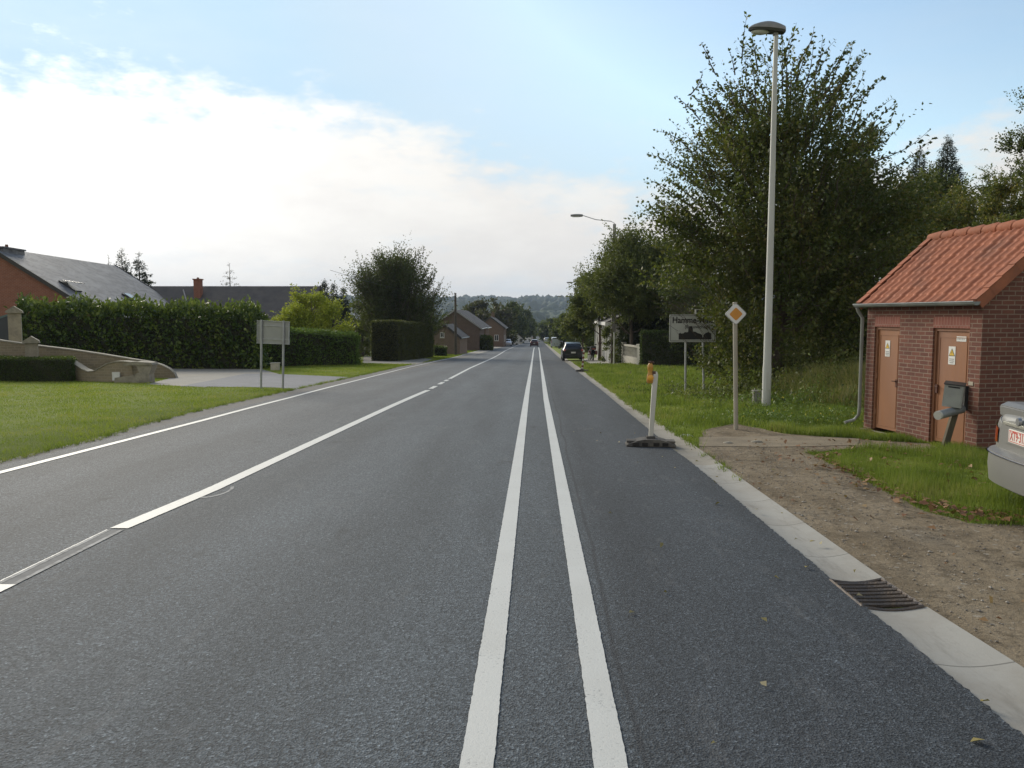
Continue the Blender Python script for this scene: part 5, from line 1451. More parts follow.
# ------------------------------------------------------------------ town name sign
ts0 = G(685.5, 392.5); Dt = ts0.dot(FW); ts1 = on(704.5, Dt + .2)
root = thing('town_sign', 'white town name sign with black lettering and a dark skyline partly under leaves', 'road sign', ts0, YAW + R(3))
sx_ = (704.5 - 685.5) / F * Dt
x0_, x1_ = (667 - 685) / F * Dt, (714 - 685) / F * Dt
zb_, zt_ = ht(685, 342, Dt), ht(685, 314.5, Dt)
for x_, tp_ in ((0, -.03), (sx_, -.10)):
    mb = MB(); mb.tube([(x_, 0, -.3), (x_ + tp_, 0, zt_ + (.12 if x_ else -.05))], .032, 10); mb.build('post', GALV, root, world=False, smooth=50)
mb = MB(); mb.box(((x0_ + x1_) / 2, -.055, (zb_ + zt_) / 2), (x1_ - x0_, .03, zt_ - zb_)); pn = mb.build('sign_panel', mat('sign_white', (.50, .51, .49), (.44, .45, .43), rough=.45, scale=2, dirt=(.36, .37, .34)), root, world=False, bevel=.01)
mb = MB(); e_ = .012
for a_, b_, c_, d_ in ((x0_ + .03, x1_ - .03, zb_ + .03, zb_ + .03 + e_), (x0_ + .03, x1_ - .03, zt_ - .03 - e_, zt_ - .03), (x0_ + .03, x0_ + .03 + e_, zb_ + .03 + e_, zt_ - .03 - e_), (x1_ - .03 - e_, x1_ - .03, zb_ + .03 + e_, zt_ - .03 - e_)):
    mb.box(((a_ + b_) / 2, -.0715, (c_ + d_) / 2), (b_ - a_, .002, d_ - c_))
mb.build('panel_border', BLACK, pn, world=False)
def MT(x, y, z): return Matrix(((1, 0, 0, x), (0, 0, -1, y), (0, 1, 0, z), (0, 0, 0, 1)))
PW, PH = x1_ - x0_, zt_ - zb_
tn = text_mesh('town_name', 'Hamme-Mille', .25, MT(0, 0, 0), BLACK, pn, bold=.006)
wv = max(v.co.x for v in tn.data.vertices) - min(v.co.x for v in tn.data.vertices)
tn.data.transform(MT(x0_ + PW * .5, -.0735, zt_ - .17) @ Matrix.Diagonal((PW * .88 / wv, 1, 1, 1)) @ MT(0, 0, 0).inverted())
text_mesh('district_name', '(Beauvechain)', .135, MT(x0_ + PW * .60, -.072, zt_ - .36), BLACK, pn, bold=.002)
sky_pts = [(.20, .10), (.20, .34), (.235, .36), (.26, .34), (.30, .345), (.335, .40), (.36, .385), (.40, .40), (.405, .54), (.43, .62), (.47, .63), (.50, .55), (.505, .42), (.56, .41), (.60, .36), (.66, .33), (.70, .29), (.72, .16), (.735, .29), (.78, .36), (.84, .40), (.90, .33), (.90, .10)]
mb = MB(); mb.prism([(x0_ + PW * a, zb_ + PH * b * .92) for a, b in sky_pts], .0015, 'y', -.0735); mb.build('skyline_silhouette', BLACK, pn, world=False)
mb = MB()
for x_ in (0, sx_):
    for z_ in (zb_ + .12, zt_ - .15): mb = MB(); mb.box((x_ - .04, -.02, z_), (.12, .06, .04)); mb.build('clamp', GALV, root, world=False)
b_ = (697 - 685) / F * Dt
mb = MB(); mb.box((b_, -.045, zt_ + .09), (.26, .02, .13)); ap_ = mb.build('top_plate', WHITE, root, world=False); mb = MB(); mb.box((b_, -.056, zt_ + .09), (.18, .002, .08)); mb.build('plate_print', BLACK, ap_, world=False)

# ------------------------------------------------------------------ back of the road sign on the left
s0 = G(261, 388.5); Ds = s0.dot(FW); 
root = thing('road_sign_back', 'bare grey back of a rectangular road sign on two galvanised posts', 'road sign', s0, YAW - R(4)); root.rotation_euler = (0, .035, YAW - R(4))
sx_ = (283.5 - 261) / F * Ds; zt_ = ht(261, 320.5, Ds); zb_ = ht(261, 343.5, Ds)
for x_ in (0, sx_):
    mb = MB(); mb.tube([(x_, 0, -.2), (x_, 0, zt_ + .02)], .036, 12); mb.build('post', GALV, root, world=False, smooth=50)
PWb = 33 / F * Ds
mb = MB(); mb.box((sx_ * .52, .05, (zt_ + zb_) / 2), (PWb, .025, zt_ - zb_)); pn = mb.build('sign_panel', mat('sign_back', (.37, .375, .36), (.31, .315, .30), rough=.5, metal=.2, scale=1.5), root, world=False, bevel=.008)
mb = MB(); xx0 = sx_ * .52 - PWb / 2; xx1 = sx_ * .52 + PWb / 2
for c_ in (zb_ + .01, zt_ - .01): mb.box((sx_ * .52, .03, c_), (PWb + .02, .05, .022))
for c_ in (xx0 + .01, xx1 - .01): mb.box((c_, .03, (zt_ + zb_) / 2), (.022, .05, zt_ - zb_ - .03))
mb.build('panel_rim', GALV, pn, world=False)
mb = MB()
for z_ in (zb_ + .15, zt_ - .15): mb = MB(); mb.box((sx_ * .52, .025, z_), (PWb - .05, .02, .04)); mb.build('cross_rail', GALV, root, world=False)

# ------------------------------------------------------------------ delineators standing on the road edge
RUBB = mat('recycled_rubber', (.085, .08, .072), (.055, .052, .048), rough=.9, scale=8, bump=.6, bscale=40, dirt=(.17, .155, .125))
BEAC = mat('beacon_white', (.58, .57, .50), (.50, .49, .43), rough=.55, scale=4, dirt=(.42, .40, .33), stretch=(1, 1, .4))
AMB = mat('lamp_amber', (.52, .27, .04), (.42, .20, .03), rough=.35, scale=20)
REDS = mat('beacon_red', (.16, .03, .025), rough=.5)
def foot(root, rz, Lf=.80, Wf=.36, Hf=.11):
    Mz = Matrix.Rotation(rz, 4, 'Z'); P = []
    pr = [(-.5, 0), (-.5, .25), (-.46, .32), (-.30, .74), (-.18, .95), (-.12, 1), (.12, 1), (.18, .95), (.30, .74), (.46, .32), (.5, .25), (.5, 0)]
    mb = MB(); mb.prism([(x * Lf, z * Hf) for x, z in pr], Wf, 'y', -Wf / 2, Mz); f = mb.build('rubber_foot', RUBB, root, world=False, bevel=.012)
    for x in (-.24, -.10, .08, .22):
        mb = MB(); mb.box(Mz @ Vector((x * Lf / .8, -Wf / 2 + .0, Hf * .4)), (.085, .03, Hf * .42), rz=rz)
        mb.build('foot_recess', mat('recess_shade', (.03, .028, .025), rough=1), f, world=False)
    for x in (-.31, .31): mb = MB(); mb.box(Mz @ Vector((x * Lf / .8, 0, Hf * .62)), (.14, Wf * .6, .03), rz=rz); mb.build('foot_ridge', RUBB, f, world=False, bevel=.006)
    mb = MB(); mb.box((0, 0, Hf + .01), (.13, .13, .05), rz=rz); mb.build('post_socket', RUBB, f, world=False, bevel=.006)
d0 = G(650.5, 445.5, .02); Dd = d0.dot(FW)
root = thing('beacon_post', 'white beacon post with an amber twin lamp standing in a grey rubber foot', 'beacon', d0, YAW)
foot(root, R(-6), .74, .34)
tz = ht(654, 373, Dd)
P0, P1 = Vector((0, 0, .10)), Vector(((654.3 - 650.5) / F * Dd, 0, tz))
mb = MB(); 
for k, (w_, dd_) in enumerate(((.062, .045),)):
    ex = Vector((w_ / 2, 0, 0)); ey = Vector((0, dd_ / 2, 0)); vs = []
    for q, sc_ in ((P0, 1.0), (P1 - Vector((0, 0, .05)), 1.25), (P1, .8)):
        for a, b in ((-1, -1), (1, -1), (1, 1), (-1, 1)): vs.append(q + ex * a * sc_ + ey * b * sc_)
    mb.add(vs, [(3, 2, 1, 0), (8, 9, 10, 11)] + [(i, (i + 1) % 4, 4 + (i + 1) % 4, 4 + i) for i in range(4)] + [(4 + i, 4 + (i + 1) % 4, 8 + (i + 1) % 4, 8 + i) for i in range(4)])
mb.build('post', BEAC, root, world=False, bevel=.006)
lx = (650 - 650.5) / F * Dd - .012
lz0, lz1 = ht(650, 384.5, Dd), ht(650, 362.5, Dd)
mb = MB(); prf = [(.0, .055), (.012, .072), (.05, .074), (.12, .066), (.155, .050), (.19, .05), (.23, .058), (.28, .055), (.31, .03)]
sc_ = (lz1 - lz0) / .34
ring = []
for z, r in prf:
    ring.append([(lx + r * .72 * math.cos(a), r * .58 * math.sin(a), lz0 + z * sc_) for a in np.linspace(0, 2 * math.pi, 17)])
mb.grid(ring); mb.add(ring[0][:-1], [tuple(range(16))]); mb.add(ring[-1][:-1], [tuple(range(16))]); lb = mb.build('warning_lamp', AMB, root, world=False, smooth=50)
mb = MB(); mb.tube([(lx, 0, lz1 - .035), (lx, 0, lz1)], [.022, .03], 8); mb.tube([(lx + .0, 0, lz1 - .01), (lx + .055, .0, lz1 - .02)], .014, 6); mb.build('lamp_cap', mat('brown_plastic', (.10, .05, .03), rough=.5), lb, world=False)
mb = MB(); mb.box((lx + .052, 0, lz0 + .10), (.05, .05, .16)); mb.build('lamp_bracket', mat('brown_plastic', None), lb, world=False)
mb = MB(); mb.tube([(lx, -.046, lz0 + .085 * sc_), (lx, -.058, lz0 + .085 * sc_)], [.045, .03], 14); mb.build('lamp_lens', mat('amber_lens', (.85, .42, .05), rough=.15), lb, world=False, smooth=50)

d1 = G(582, 371.5, .02); Dd = d1.dot(FW)
root = thing('striped_beacon', 'small leaning white and red striped beacon board by the kerb', 'beacon', d1, YAW)
foot(root, R(-6), .62, .3)
tz = ht(584, 350.5, Dd); ox = 1.8 / F * Dd
nseg = 9
for k in range(nseg):
    z0 = .1 + (tz - .1) * k / nseg; z1 = .1 + (tz - .1) * (k + 1) / nseg
    mb = MB(); xa = ox * (z0 / tz); xb = ox * (z1 / tz); w_ = .045
    mb.add([(xa - w_, -.02, z0), (xa + w_, -.02, z0 + .04 * 0), (xb + w_, -.02, z1), (xb - w_, -.02, z1), (xa - w_, .02, z0), (xa + w_, .02, z0), (xb + w_, .02, z1), (xb - w_, .02, z1)], [(0, 1, 2, 3), (7, 6, 5, 4), (0, 4, 5, 1), (1, 5, 6, 2), (2, 6, 7, 3), (3, 7, 4, 0)])
    mb.build('white_band' if k % 2 == 0 else 'red_band', BEAC if k % 2 == 0 else REDS, root, world=False)
q = on(589, 63); root = thing('white_bollard', 'short plain white bollard between the striped beacon and the motorbike', 'bollard', q)
mb = MB(); mb.tube([(0, 0, -.1), (0, 0, .62), (0, 0, .68)], [.09, .085, .05], 10); mb.build('post', BEAC, root, world=False, smooth=40)
mb = MB(); mb.tube([(0, 0, .5), (0, 0, .56)], .089, 10); mb.build('reflector_band', REDS, root, world=False)
q = on(614.3, 52.5); root = thing('white_post', 'thin white post standing in the grass by the slim young tree', 'post', q)
hh = ht(614.3, 333, 52.5); mb = MB(); mb.tube([(0, 0, -.1), (0, 0, hh)], .04, 8); mb.build('shaft', BEAC, root, world=False)
mb = MB(); mb.tube([(0, 0, hh), (0, 0, hh + .05)], [.048, .02], 8); mb.build('post_cap', GALV, root, world=False)
# small concrete marker beside the lamp
q = on(759, DL + .6); root = thing('concrete_marker', 'low square concrete marker at the foot of the pale street lamp', 'marker', q, YAW)
mb = MB(); mb.box((0, 0, .16), (.19, .17, .36)); mb.build('block', mat('marker_concrete', (.24, .24, .21), (.19, .19, .165), rough=.9), root, world=False, bevel=.015)
mb = MB(); mb.box((0, 0, .35), (.21, .19, .035)); mb.build('cap', mat('marker_concrete', None), root, world=False, bevel=.008)
# litter and stones by the dirt edge
for px, py, s_, lab in ((686, 437, .075, 'small pale stone lying where the grass meets the dirt'), (728, 444, .05, 'flat pale stone near the foot of the priority sign'), (757, 443, .06, 'broken pale stone chip on the concrete path')):
    q = G(px, py); bm = bmesh.new(); bmesh.ops.create_icosphere(bm, subdivisions=2, radius=s_)
    for v in bm.verts: v.co = Vector((v.co.x * 1.5, v.co.y, v.co.z * .5)) * (1 + random.uniform(-.12, .12))
    me = bpy.data.meshes.new('stone'); bm.to_mesh(me); bm.free(); me.materials.append(COPE if s_ < .07 else WHITE); o = bpy.data.objects.new('stone', me); C.objects.link(o); o.location = q + Vector((0, 0, .015)); tag(o, lab, 'stone')

# ------------------------------------------------------------------ vehicles
TYRE = mat('tyre', (.018, .018, .019), (.03, .03, .03), rough=.9)
RIM = mat('wheel_rim', (.35, .36, .37), rough=.35, metal=.8)
CGLASS = mat('car_glass', (.012, .016, .018), rough=.04, spec=1.0)
TRIM = mat('black_trim', (.02, .02, .022), rough=.6)
TAIL = mat('tail_lamp_red', (.30, .012, .01), rough=.15, coat=.6)
HEADL = mat('headlamp_glass', (.55, .57, .58), rough=.08)
PLATE = mat('number_plate_white', (.68, .67, .62), rough=.5)
PRED = mat('plate_red', (.50, .07, .05), rough=.5)
def paintm(name, c, metal=.35):
    return mat(name, c, [x * .93 for x in c], rough=.32, metal=metal, coat=.6, scale=2)
def crom(A, n):
    A = np.asarray(A, float); m = len(A); out = []
    for i in range(m - 1):
        p0, p1, p2, p3 = A[max(i - 1, 0)], A[i], A[i + 1], A[min(i + 2, m - 1)]
        for k in range(n):
            t_ = k / n; out.append(.5 * ((2 * p1) + (-p0 + p2) * t_ + (2 * p0 - 5 * p1 + 4 * p2 - p3) * t_ ** 2 + (-p0 + 3 * p1 - 3 * p2 + p3) * t_ ** 3))
    out.append(A[-1]); return np.array(out)
SEDAN = [(-2.27, .42, .42, .80, .88, .34), (-2.22, .36, .60, .83, .93, .50), (-2.07, .29, .745, .865, .96, .62), (-1.75, .22, .845, .90, .99, .70), (-1.42, .2, .88, .92, 1.02, .71), (-.78, .2, .89, .94, 1.40, .60), (0, .2, .89, .93, 1.455, .62), (.55, .2, .89, .92, 1.39, .61), (1.25, .2, .885, .90, 1.0, .72), (1.75, .22, .87, .84, .90, .70), (2.15, .28, .80, .70, .78, .60), (2.27, .36, .68, .60, .66, .5)]
HATCH = [(-1.95, .42, .66, .86, .95, .52), (-1.92, .34, .78, .90, 1.02, .60), (-1.84, .28, .83, .93, 1.16, .62), (-1.62, .22, .85, .95, 1.40, .60), (-1.2, .2, .86, .95, 1.47, .60), (-.6, .2, .865, .94, 1.50, .61), (.1, .2, .865, .93, 1.49, .61), (.5, .2, .865, .92, 1.42, .60), (1.15, .2, .86, .92, 1.04, .70), (1.6, .24, .83, .85, .92, .68), (1.88, .3, .76, .72, .80, .6), (1.96, .38, .66, .62, .68, .5)]
VAN = [(-2.3, .36, .80, .95, 1.1, .70), (-2.28, .30, .86, 1.0, 1.55, .76), (-2.2, .26, .9, 1.05, 1.82, .78), (-1.4, .24, .92, 1.06, 1.90, .80), (-.2, .24, .92, 1.06, 1.92, .80), (.7, .24, .92, 1.05, 1.86, .78), (1.3, .24, .92, 1.03, 1.25, .78), (1.8, .28, .88, .95, 1.05, .74), (2.2, .34, .78, .8, .9, .64), (2.3, .4, .7, .66, .74, .55)]
def car(name, label, cat, loc, rz, prof_, pm, plate=None, group=None, detail=True, gl=(4, 8), scale=1.0, roofrail=False):
    root = thing(name, label, cat, loc, rz, group)
    NS = 5
    rows = []
    for (y, zb, w_, zt, ztop, wt) in prof_:
        mid = zb + (zt - zb) * .5
        rows.append([(w_ * .80, zb), (w_ * .95, zb + .03), (w_ * .995, zb + .14), (w_, mid), (w_ * .985, zt - .06), (w_ * .95, zt), (wt + (w_ * .95 - wt) * .42, zt + (ztop - zt) * .55), (wt, ztop - .05), (wt * .88, ztop - .008), (wt * .5, ztop + .008), (0, ztop + .014)])
    yy = crom([[r[0]] for r in prof_], NS)[:, 0]
    A = np.array([[c for p_ in r for c in p_] for r in rows]); A = crom(A, NS); n = len(A)
    k = len(rows[0])
    B = []
    for i in range(n):
        half = crom(A[i].reshape(k, 2), 3); B.append(half)
    B = np.array(B); m = B.shape[1]
    def pt(i, j, sg, off=0): return Vector((sg * B[i][j][0], yy[i], B[i][j][1]))
    mb = MB()
    P = []
    for i in range(n):
        P.append([pt(i, j, -1) for j in range(m)] + [pt(i, j, 1) for j in range(m - 2, -1, -1)])
    mb.grid(P); mb.add(P[0], [tuple(range(len(P[0])))]); mb.add(P[-1], [tuple(range(len(P[0])))])
    mb.grid([[P[i][0], P[i][-1]] for i in range(n)])
    mb.mi(0)
    body = mb.build('body', pm, root, world=False, smooth=45)
    def patch(nm, mt, i0, i1, j0, j1, sides=(-1, 1), off=.006, parent=None, one=False):
        res = None
        for sg in sides:
            Q = [[pt(i, j, sg) for j in range(j0, j1 + 1)] for i in range(i0, i1 + 1)]
            QQ = []
            for a in range(len(Q)):
                row = []
                for b in range(len(Q[0])):
                    du = Q[min(a + 1, len(Q) - 1)][b] - Q[max(a - 1, 0)][b]; dv_ = Q[a][min(b + 1, len(Q[0]) - 1)] - Q[a][max(b - 1, 0)]
                    nn = du.cross(dv_)
                    if nn.length > 1e-9: nn.normalize()
                    c0 = Vector((0, 0, .8))
                    if nn.dot(Q[a][b] - Vector((0, Q[a][b].y * .7, .7))) < 0: nn = -nn
                    row.append(Q[a][b] + nn * off)
                QQ.append(row)
            mb = MB(); mb.grid(QQ); res = mb.build(nm, mt, parent or root, world=False, smooth=45)
        return res
    g0, g1_ = gl[0] * NS, gl[1] * NS
    jb, jt = 5 * 3 + 1, 7 * 3 - 1        # belt line to roof side
    mid_ = (g0 + g1_) // 2 
    patch('side_window', CGLASS, g0 + 2, mid_ - 1, jb, jt); patch('side_window', CGLASS, mid_ + 1, g1_ - 2, jb, jt)
    jr = 8 * 3
    def screen(nm, i0, i1):
        Q = []
        for i in range(i0, i1 + 1):
            l_ = [pt(i, j, -1) for j in range(jr - 1, m)]; r_ = [pt(i, j, 1) for j in range(m - 2, jr - 2, -1)]
            Q.append([q + Vector((0, (-1 if i1 < n / 2 else 1) * .006, .008)) for q in l_ + r_])
        mb = MB(); mb.grid(Q); return mb.build(nm, CGLASS, root, world=False, smooth=45)
    rear_a, rear_b = gl[2] if len(gl) > 2 else (gl[0] * NS, (gl[0] + 1) * NS)
    screen('rear_window', rear_a + 1, rear_b - 1); screen('windscreen', g1_ - NS + 1, g1_ - 1)
    L0, L1 = prof_[0][0], prof_[-1][0]
    for wy in (L0 + .88, L1 - .82):
        for sg in (-1, 1):
            W_ = .85 if prof_ is not VAN else .88
            mb = MB(); mb.tube([(sg * (W_ - .21), wy, .31), (sg * (W_ - .02), wy, .31)], [.31, .31], 24); mb.tube([(sg * (W_ - .02), wy, .31), (sg * (W_ + .005), wy, .31)], [.31, .28], 24)
            wh = mb.build('wheel', TYRE, root, world=False, smooth=40)
            mb = MB(); mb.tube([(sg * (W_ + .0), wy, .31), (sg * (W_ + .012), wy, .31)], [.205, .19], 20); mb.build('rim', RIM, wh, world=False, smooth=40)
            mb = MB(); a = [(sg * (prof_[3][2] + .004), wy + .37 * math.cos(t_), .31 + .37 * math.sin(t_)) for t_ in np.linspace(-.25, math.pi + .25, 20)]; mb.add(a, [tuple(range(len(a)))]); mb.build('wheel_arch', TRIM, root, world=False)
    # rear: lamps, bumper, plate
    y_r = prof_[0][0]
    hz_ = prof_[1][3]
    for sg in (-1, 1):
        if prof_ is SEDAN:
            patch('tail_lamp', TAIL, 1, 9, 3 * 3 + 1, 5 * 3 - 1, sides=(sg,), off=.012)
        else:
            patch('tail_lamp', TAIL, 1, 8, 4 * 3, 6 * 3 + 1, sides=(sg,), off=.012)
        patch('headlamp', HEADL, n - 9, n - 2, 4 * 3 - 2, 5 * 3, sides=(sg,), off=.01)
        mb = MB(); yb_ = [p_[0] for p_ in prof_ if p_[0] > .3][0] + .25; mb.box((sg * 1.0, yb_, .98), (.2, .12, .13)); mb.build('door_mirror', pm, root, world=False, bevel=.02)
    def bumper(nm, mt, z0, z1, out, yext, par=None, frac=1.0):
        Pm = []
        w0 = prof_[3][2]
        base = [(-w0 - .012, y_r + yext), (-w0 - .012, y_r + .40), (-w0 * .91, y_r + .19), (-w0 * .72, y_r + .04), (-w0 * .42, y_r - .045), (0, y_r - .065)] if prof_ is SEDAN else [(-w0 - .012, y_r + yext), (-w0 - .012, y_r + .34), (-w0 * .95, y_r + .14), (-w0 * .78, y_r + .02), (-w0 * .5, y_r - .045), (0, y_r - .065)]
        base = base + [(-x, y) for x, y in base[-2::-1]]
        base = crom(base, 4)
        for z, o_ in ((z0, .0), (z0 + .02, out * .7), ((z0 + z1) / 2, out), (z1 - .02, out * .85), (z1, -.03)):
            Pm.append([(x * (1 + o_ * .25), y - o_ * (1 if y < y_r + .3 else 0) , z) for x, y in base])
        mb = MB(); mb.grid(Pm); mb.grid([[Pm[-1][i], (Pm[-1][i][0] * .9, Pm[-1][i][1] + .12, z1 + .005)] for i in range(len(base))]); return mb.build(nm, mt, par or root, world=False, smooth=40)
    bp = bumper('rear_bumper', pm, .27, .60, .05, .72)
    bumper('bumper_strip', TRIM if prof_ is not SEDAN else mat('bumper_strip_grey', (.16, .17, .21), rough=.4), .545, .585, .066, .66, bp)
    if plate is not None:
        pz = .755 if prof_ is SEDAN else .72
        py_ = y_r + (.015 if prof_ is SEDAN else -.01)
        mb = MB(); mb.box((0, py_ - .012, pz), (.56, .03, .18)); mb.build('plate_recess', TRIM if prof_ is not SEDAN else pm, root, world=False, bevel=.01)
        mb = MB(); mb.box((0, py_ - .032, pz), (.36, .012, .125)); pp_ = mb.build('number_plate', PLATE, root, world=False, bevel=.004)
        if plate:
            text_mesh('plate_lettering', plate, .115, MT(0.01, py_ - .0385, pz), PRED, pp_, bold=.002, xs=.74)
            mb = MB(); e = .006
            for a_, b_, c_, d_ in ((-.165, .165, -.052, -.046), (-.165, .165, .046, .052), (-.165, -.159, -.046, .046), (.159, .165, -.046, .046)):
                mb.box(((a_ + b_) / 2, py_ - .0388, pz + (c_ + d_) / 2), (b_ - a_, .001, d_ - c_))
            mb.build('plate_border', PRED, pp_, world=False)
    return root
SILV = mat('champagne_paint', (.215, .215, .205), (.195, .197, .19), rough=.42, metal=.3, scale=2); 
# silver sedan, nose away from the road, at the right
pc = on(1016, 7.35)
rear = at(1021, 420, 7.2); SR = YAW - math.pi / 2 - R(9); pos = Vector((rear.x, rear.y, 0)) + Vector((-math.sin(SR), math.cos(SR), 0)) * 2.27; pos.z = float(zr(pos.y)) - .02
sed = car('parked_sedan', 'champagne silver saloon car parked on the grass beside the brick cabin', 'car', pos, SR, SEDAN, SILV, plate='XT9·317', gl=(4, 8))
mb = MB(); mb.prism([(-1.5, .95), (-1.5, 1.03), (-2.16, 1.035), (-2.23, 1.0), (-2.22, .90)], 1.10, 'x', -.55)
mb.build('boot_lip', SILV, sed, world=False, bevel=.01)
mb = MB(); mb.tube([(0, -2.275, .90), (0, -2.30, .90)], [.042, .036], 18); mb.build('boot_badge', RIM, sed, world=False, smooth=40)
mb = MB(); mb.box((0, -2.28, .86), (.62, .03, .035)); mb.build('boot_handle', mat('chrome_strip', (.55, .54, .48), rough=.25, metal=.6), sed, world=False, bevel=.008)

hc = G(572, 360.3, .02); BLK = paintm('black_paint_gloss', (.018, .019, .022))
car('parked_hatchback', 'black hatchback parked half on the verge before the white house', 'car', hc, R(0.5), HATCH, BLK, plate='', gl=(3, 8, (10, 16)))
def c_(px, py, name, lab, prof_, col, rz=0, metal=.3, gl=(3, 8, (10, 16)), cat='car'):
    g_0 = G(px, py, .02); car(name, lab, cat, g_0, rz, prof_, paintm('paint_%s_%d' % (name, px), col, metal), plate='', gl=gl)
c_(507.6, 346.0, 'parked_car', 'white hatchback parked on the left verge, the nearer of two', HATCH, (.55, .56, .60), R(182))
c_(510.5, 344.2, 'parked_car', 'pale silver car parked just beyond the white hatchback on the left verge', HATCH, (.42, .45, .52), R(182))
c_(534.3, 346.4, 'driving_car', 'dark maroon car driving away down the middle of the road', HATCH, (.06, .022, .025))
c_(555.6, 347.3, 'parked_van', 'silver van parked on the right verge beyond the black hatchback', VAN, (.38, .42, .46), gl=(2, 7, (5, 10)), cat='van')
c_(558.5, 345.8, 'parked_car', 'blue grey car parked in front of the silver van', HATCH, (.16, .22, .30))
c_(546.6, 342.2, 'parked_car', 'small pale car far down the right side of the road', HATCH, (.40, .42, .45))
c_(531.0, 339.6, 'driving_car', 'tiny red car far ahead of the maroon car', HATCH, (.35, .05, .04))
c_(541.5, 339.2, 'driving_car', 'tiny blue car coming up from the far end of the road', HATCH, (.10, .18, .32), R(180))

# motorbike parked before the white house
q = on(592.2, 66); root = thing('parked_motorbike', 'dark motorbike parked on its stand before the white house, seen from behind', 'motorbike', q, R(4))
for y_, nm in ((-.68, 'wheel'), (.70, 'wheel')):
    mb = MB(); ring = [[( .05 * math.cos(b) , y_ + (.29 + .055 * math.sin(b)) * math.cos(a), .30 + (.29 + .055 * math.sin(b)) * math.sin(a)) for b in np.linspace(0, 2 * math.pi, 8)] for a in np.linspace(0, 2 * math.pi, 25)]
    mb.grid(ring); w__ = mb.build(nm, TYRE, root, world=False, smooth=60)
    mb = MB(); mb.tube([(-.03, y_, .3), (.03, y_, .3)], .2, 14); mb.build('rim', RIM, w__, world=False)
mb = MB(); mb.prism([(-.55, .42), (-.2, .30), (.35, .30), (.5, .6), (.35, .95), (.05, 1.0), (-.1, .80), (-.75, .86), (-.8, .74)], .30, 'x', -.15); mb.build('body', BLK, root, world=False, bevel=.03)
mb = MB(); mb.prism([(-.7, .86), (-.15, .82), (-.1, .88), (-.68, .93)], .26, 'x', -.13); mb.build('seat', TRIM, root, world=False, bevel=.02)
mb = MB(); mb.box((0, -.80, 1.05), (.44, .36, .30)); mb.build('top_box', TRIM, root, world=False, bevel=.04)
mb = MB(); mb.box((0, -.99, .98), (.30, .02, .07)); mb.build('tail_lamp', TAIL, root, world=False)
mb = MB(); mb.tube([(0, .70, .30), (0, .42, 1.02)], .05, 8); mb.tube([(-.36, .36, 1.08), (0, .42, 1.04), (.36, .36, 1.08)], .018, 6); mb.build('fork_and_handlebar', RIM, root, world=False)
for sg in (-1, 1):
    mb = MB(); mb.tube([(sg * .30, .40, 1.10), (sg * .36, .42, 1.26)], .01, 5); mb.box((sg * .37, .42, 1.29), (.14, .03, .09)); mb.build('mirror', TRIM, root, world=False)
    mb = MB(); mb.box((sg * .27, -.55, .66), (.18, .45, .32)); mb.build('pannier', mat('pannier_grey', (.12, .03, .03), rough=.5), root, world=False, bevel=.03)

# ------------------------------------------------------------------ grass blades
def blades(name, label, x0, x1, y0, y1, dens, h, wd, m, seed, dfall=10, extra=None, lean=.5, hvar=.5, hfun=None):
    g = np.random.default_rng(seed); n = int((x1 - x0) * (y1 - y0) * dens)
    X = g.uniform(x0, x1, n); Y = g.uniform(y0, y1, n)
    d = np.hypot(X, Y); p = np.minimum(1, (dfall / np.maximum(d, 1)) ** 1.3)
    k = g.uniform(0, 1, n) < p
    k &= (X < ledge(Y) - .03 + .05 * np.sin(Y * 3) + .04 * np.sin(Y * 7.3)) | (X > gout(Y) + .02 + .03 * np.sin(Y * 4))
    cl = np.sin(X * 2.1 + Y * 1.3) + np.sin(X * 5.2 - Y * 3.7) * .7 + np.sin(X * 11 + Y * 9.1) * .4
    X = X[k]; Y = Y[k]; cl = cl[k]
    bad = np.zeros(len(X), bool)
    for poly in NOGRASS:
        inn = pip(X + g.normal(size=len(X)) * .035, Y + g.normal(size=len(X)) * .035, poly); bad |= inn
    for foot_ in NOG2: bad |= pip(X, Y, foot_)
    if extra is not None: bad |= ~extra(X, Y, g)
    X = X[~bad]; Y = Y[~bad]; cl = cl[~bad]; n = len(X); Z = gz(X, Y)
    far = np.maximum(1, np.hypot(X, Y) / 12)
    hh = h * (1 + hvar * .5 * cl) * g.uniform(.4, 1.3, n)
    if hfun is not None: hh = hh * hfun(X, Y)
    hh = np.maximum(hh, h * .25)
    a = g.uniform(0, 6.28, n); ww = wd * far * g.uniform(.6, 1.3, n)
    ln = lean * hh * g.uniform(.1, 1, n); b = g.uniform(0, 6.28, n)
    V = np.zeros((n, 3, 3))
    V[:, 0] = np.stack([X - np.cos(a) * ww, Y - np.sin(a) * ww, Z - .01], 1)
    V[:, 1] = np.stack([X + np.cos(a) * ww, Y + np.sin(a) * ww, Z - .01], 1)
    V[:, 2] = np.stack([X + np.cos(b) * ln, Y + np.sin(b) * ln, Z + hh], 1)
    o = np_mesh(name, V.reshape(-1, 3), np.arange(3 * n).reshape(n, 3), m)
    print(name, n)
    return tag(o, label, 'grass', None, 'stuff')
NOG2 = []
e_, d_ = ce, cd
c1 = C1; NOG2.append([((c1 + e_ * a + d_ * b).x, (c1 + e_ * a + d_ * b).y) for a, b in ((0, 0), (2.4, 0), (2.4, WL), (0, WL))])
for hn in ('laurel_hedge', 'privet_hedge', 'box_hedge', 'clipped_hedge', 'yew_hedge'):
    o = [c for c in bpy.data.objects[hn].children if c.name.startswith('twig_core')][0]; l = bpy.data.objects[hn].location
    NOG2.append([(o.data.vertices[i].co.x + l.x, o.data.vertices[i].co.y + l.y) for i in range(4)])
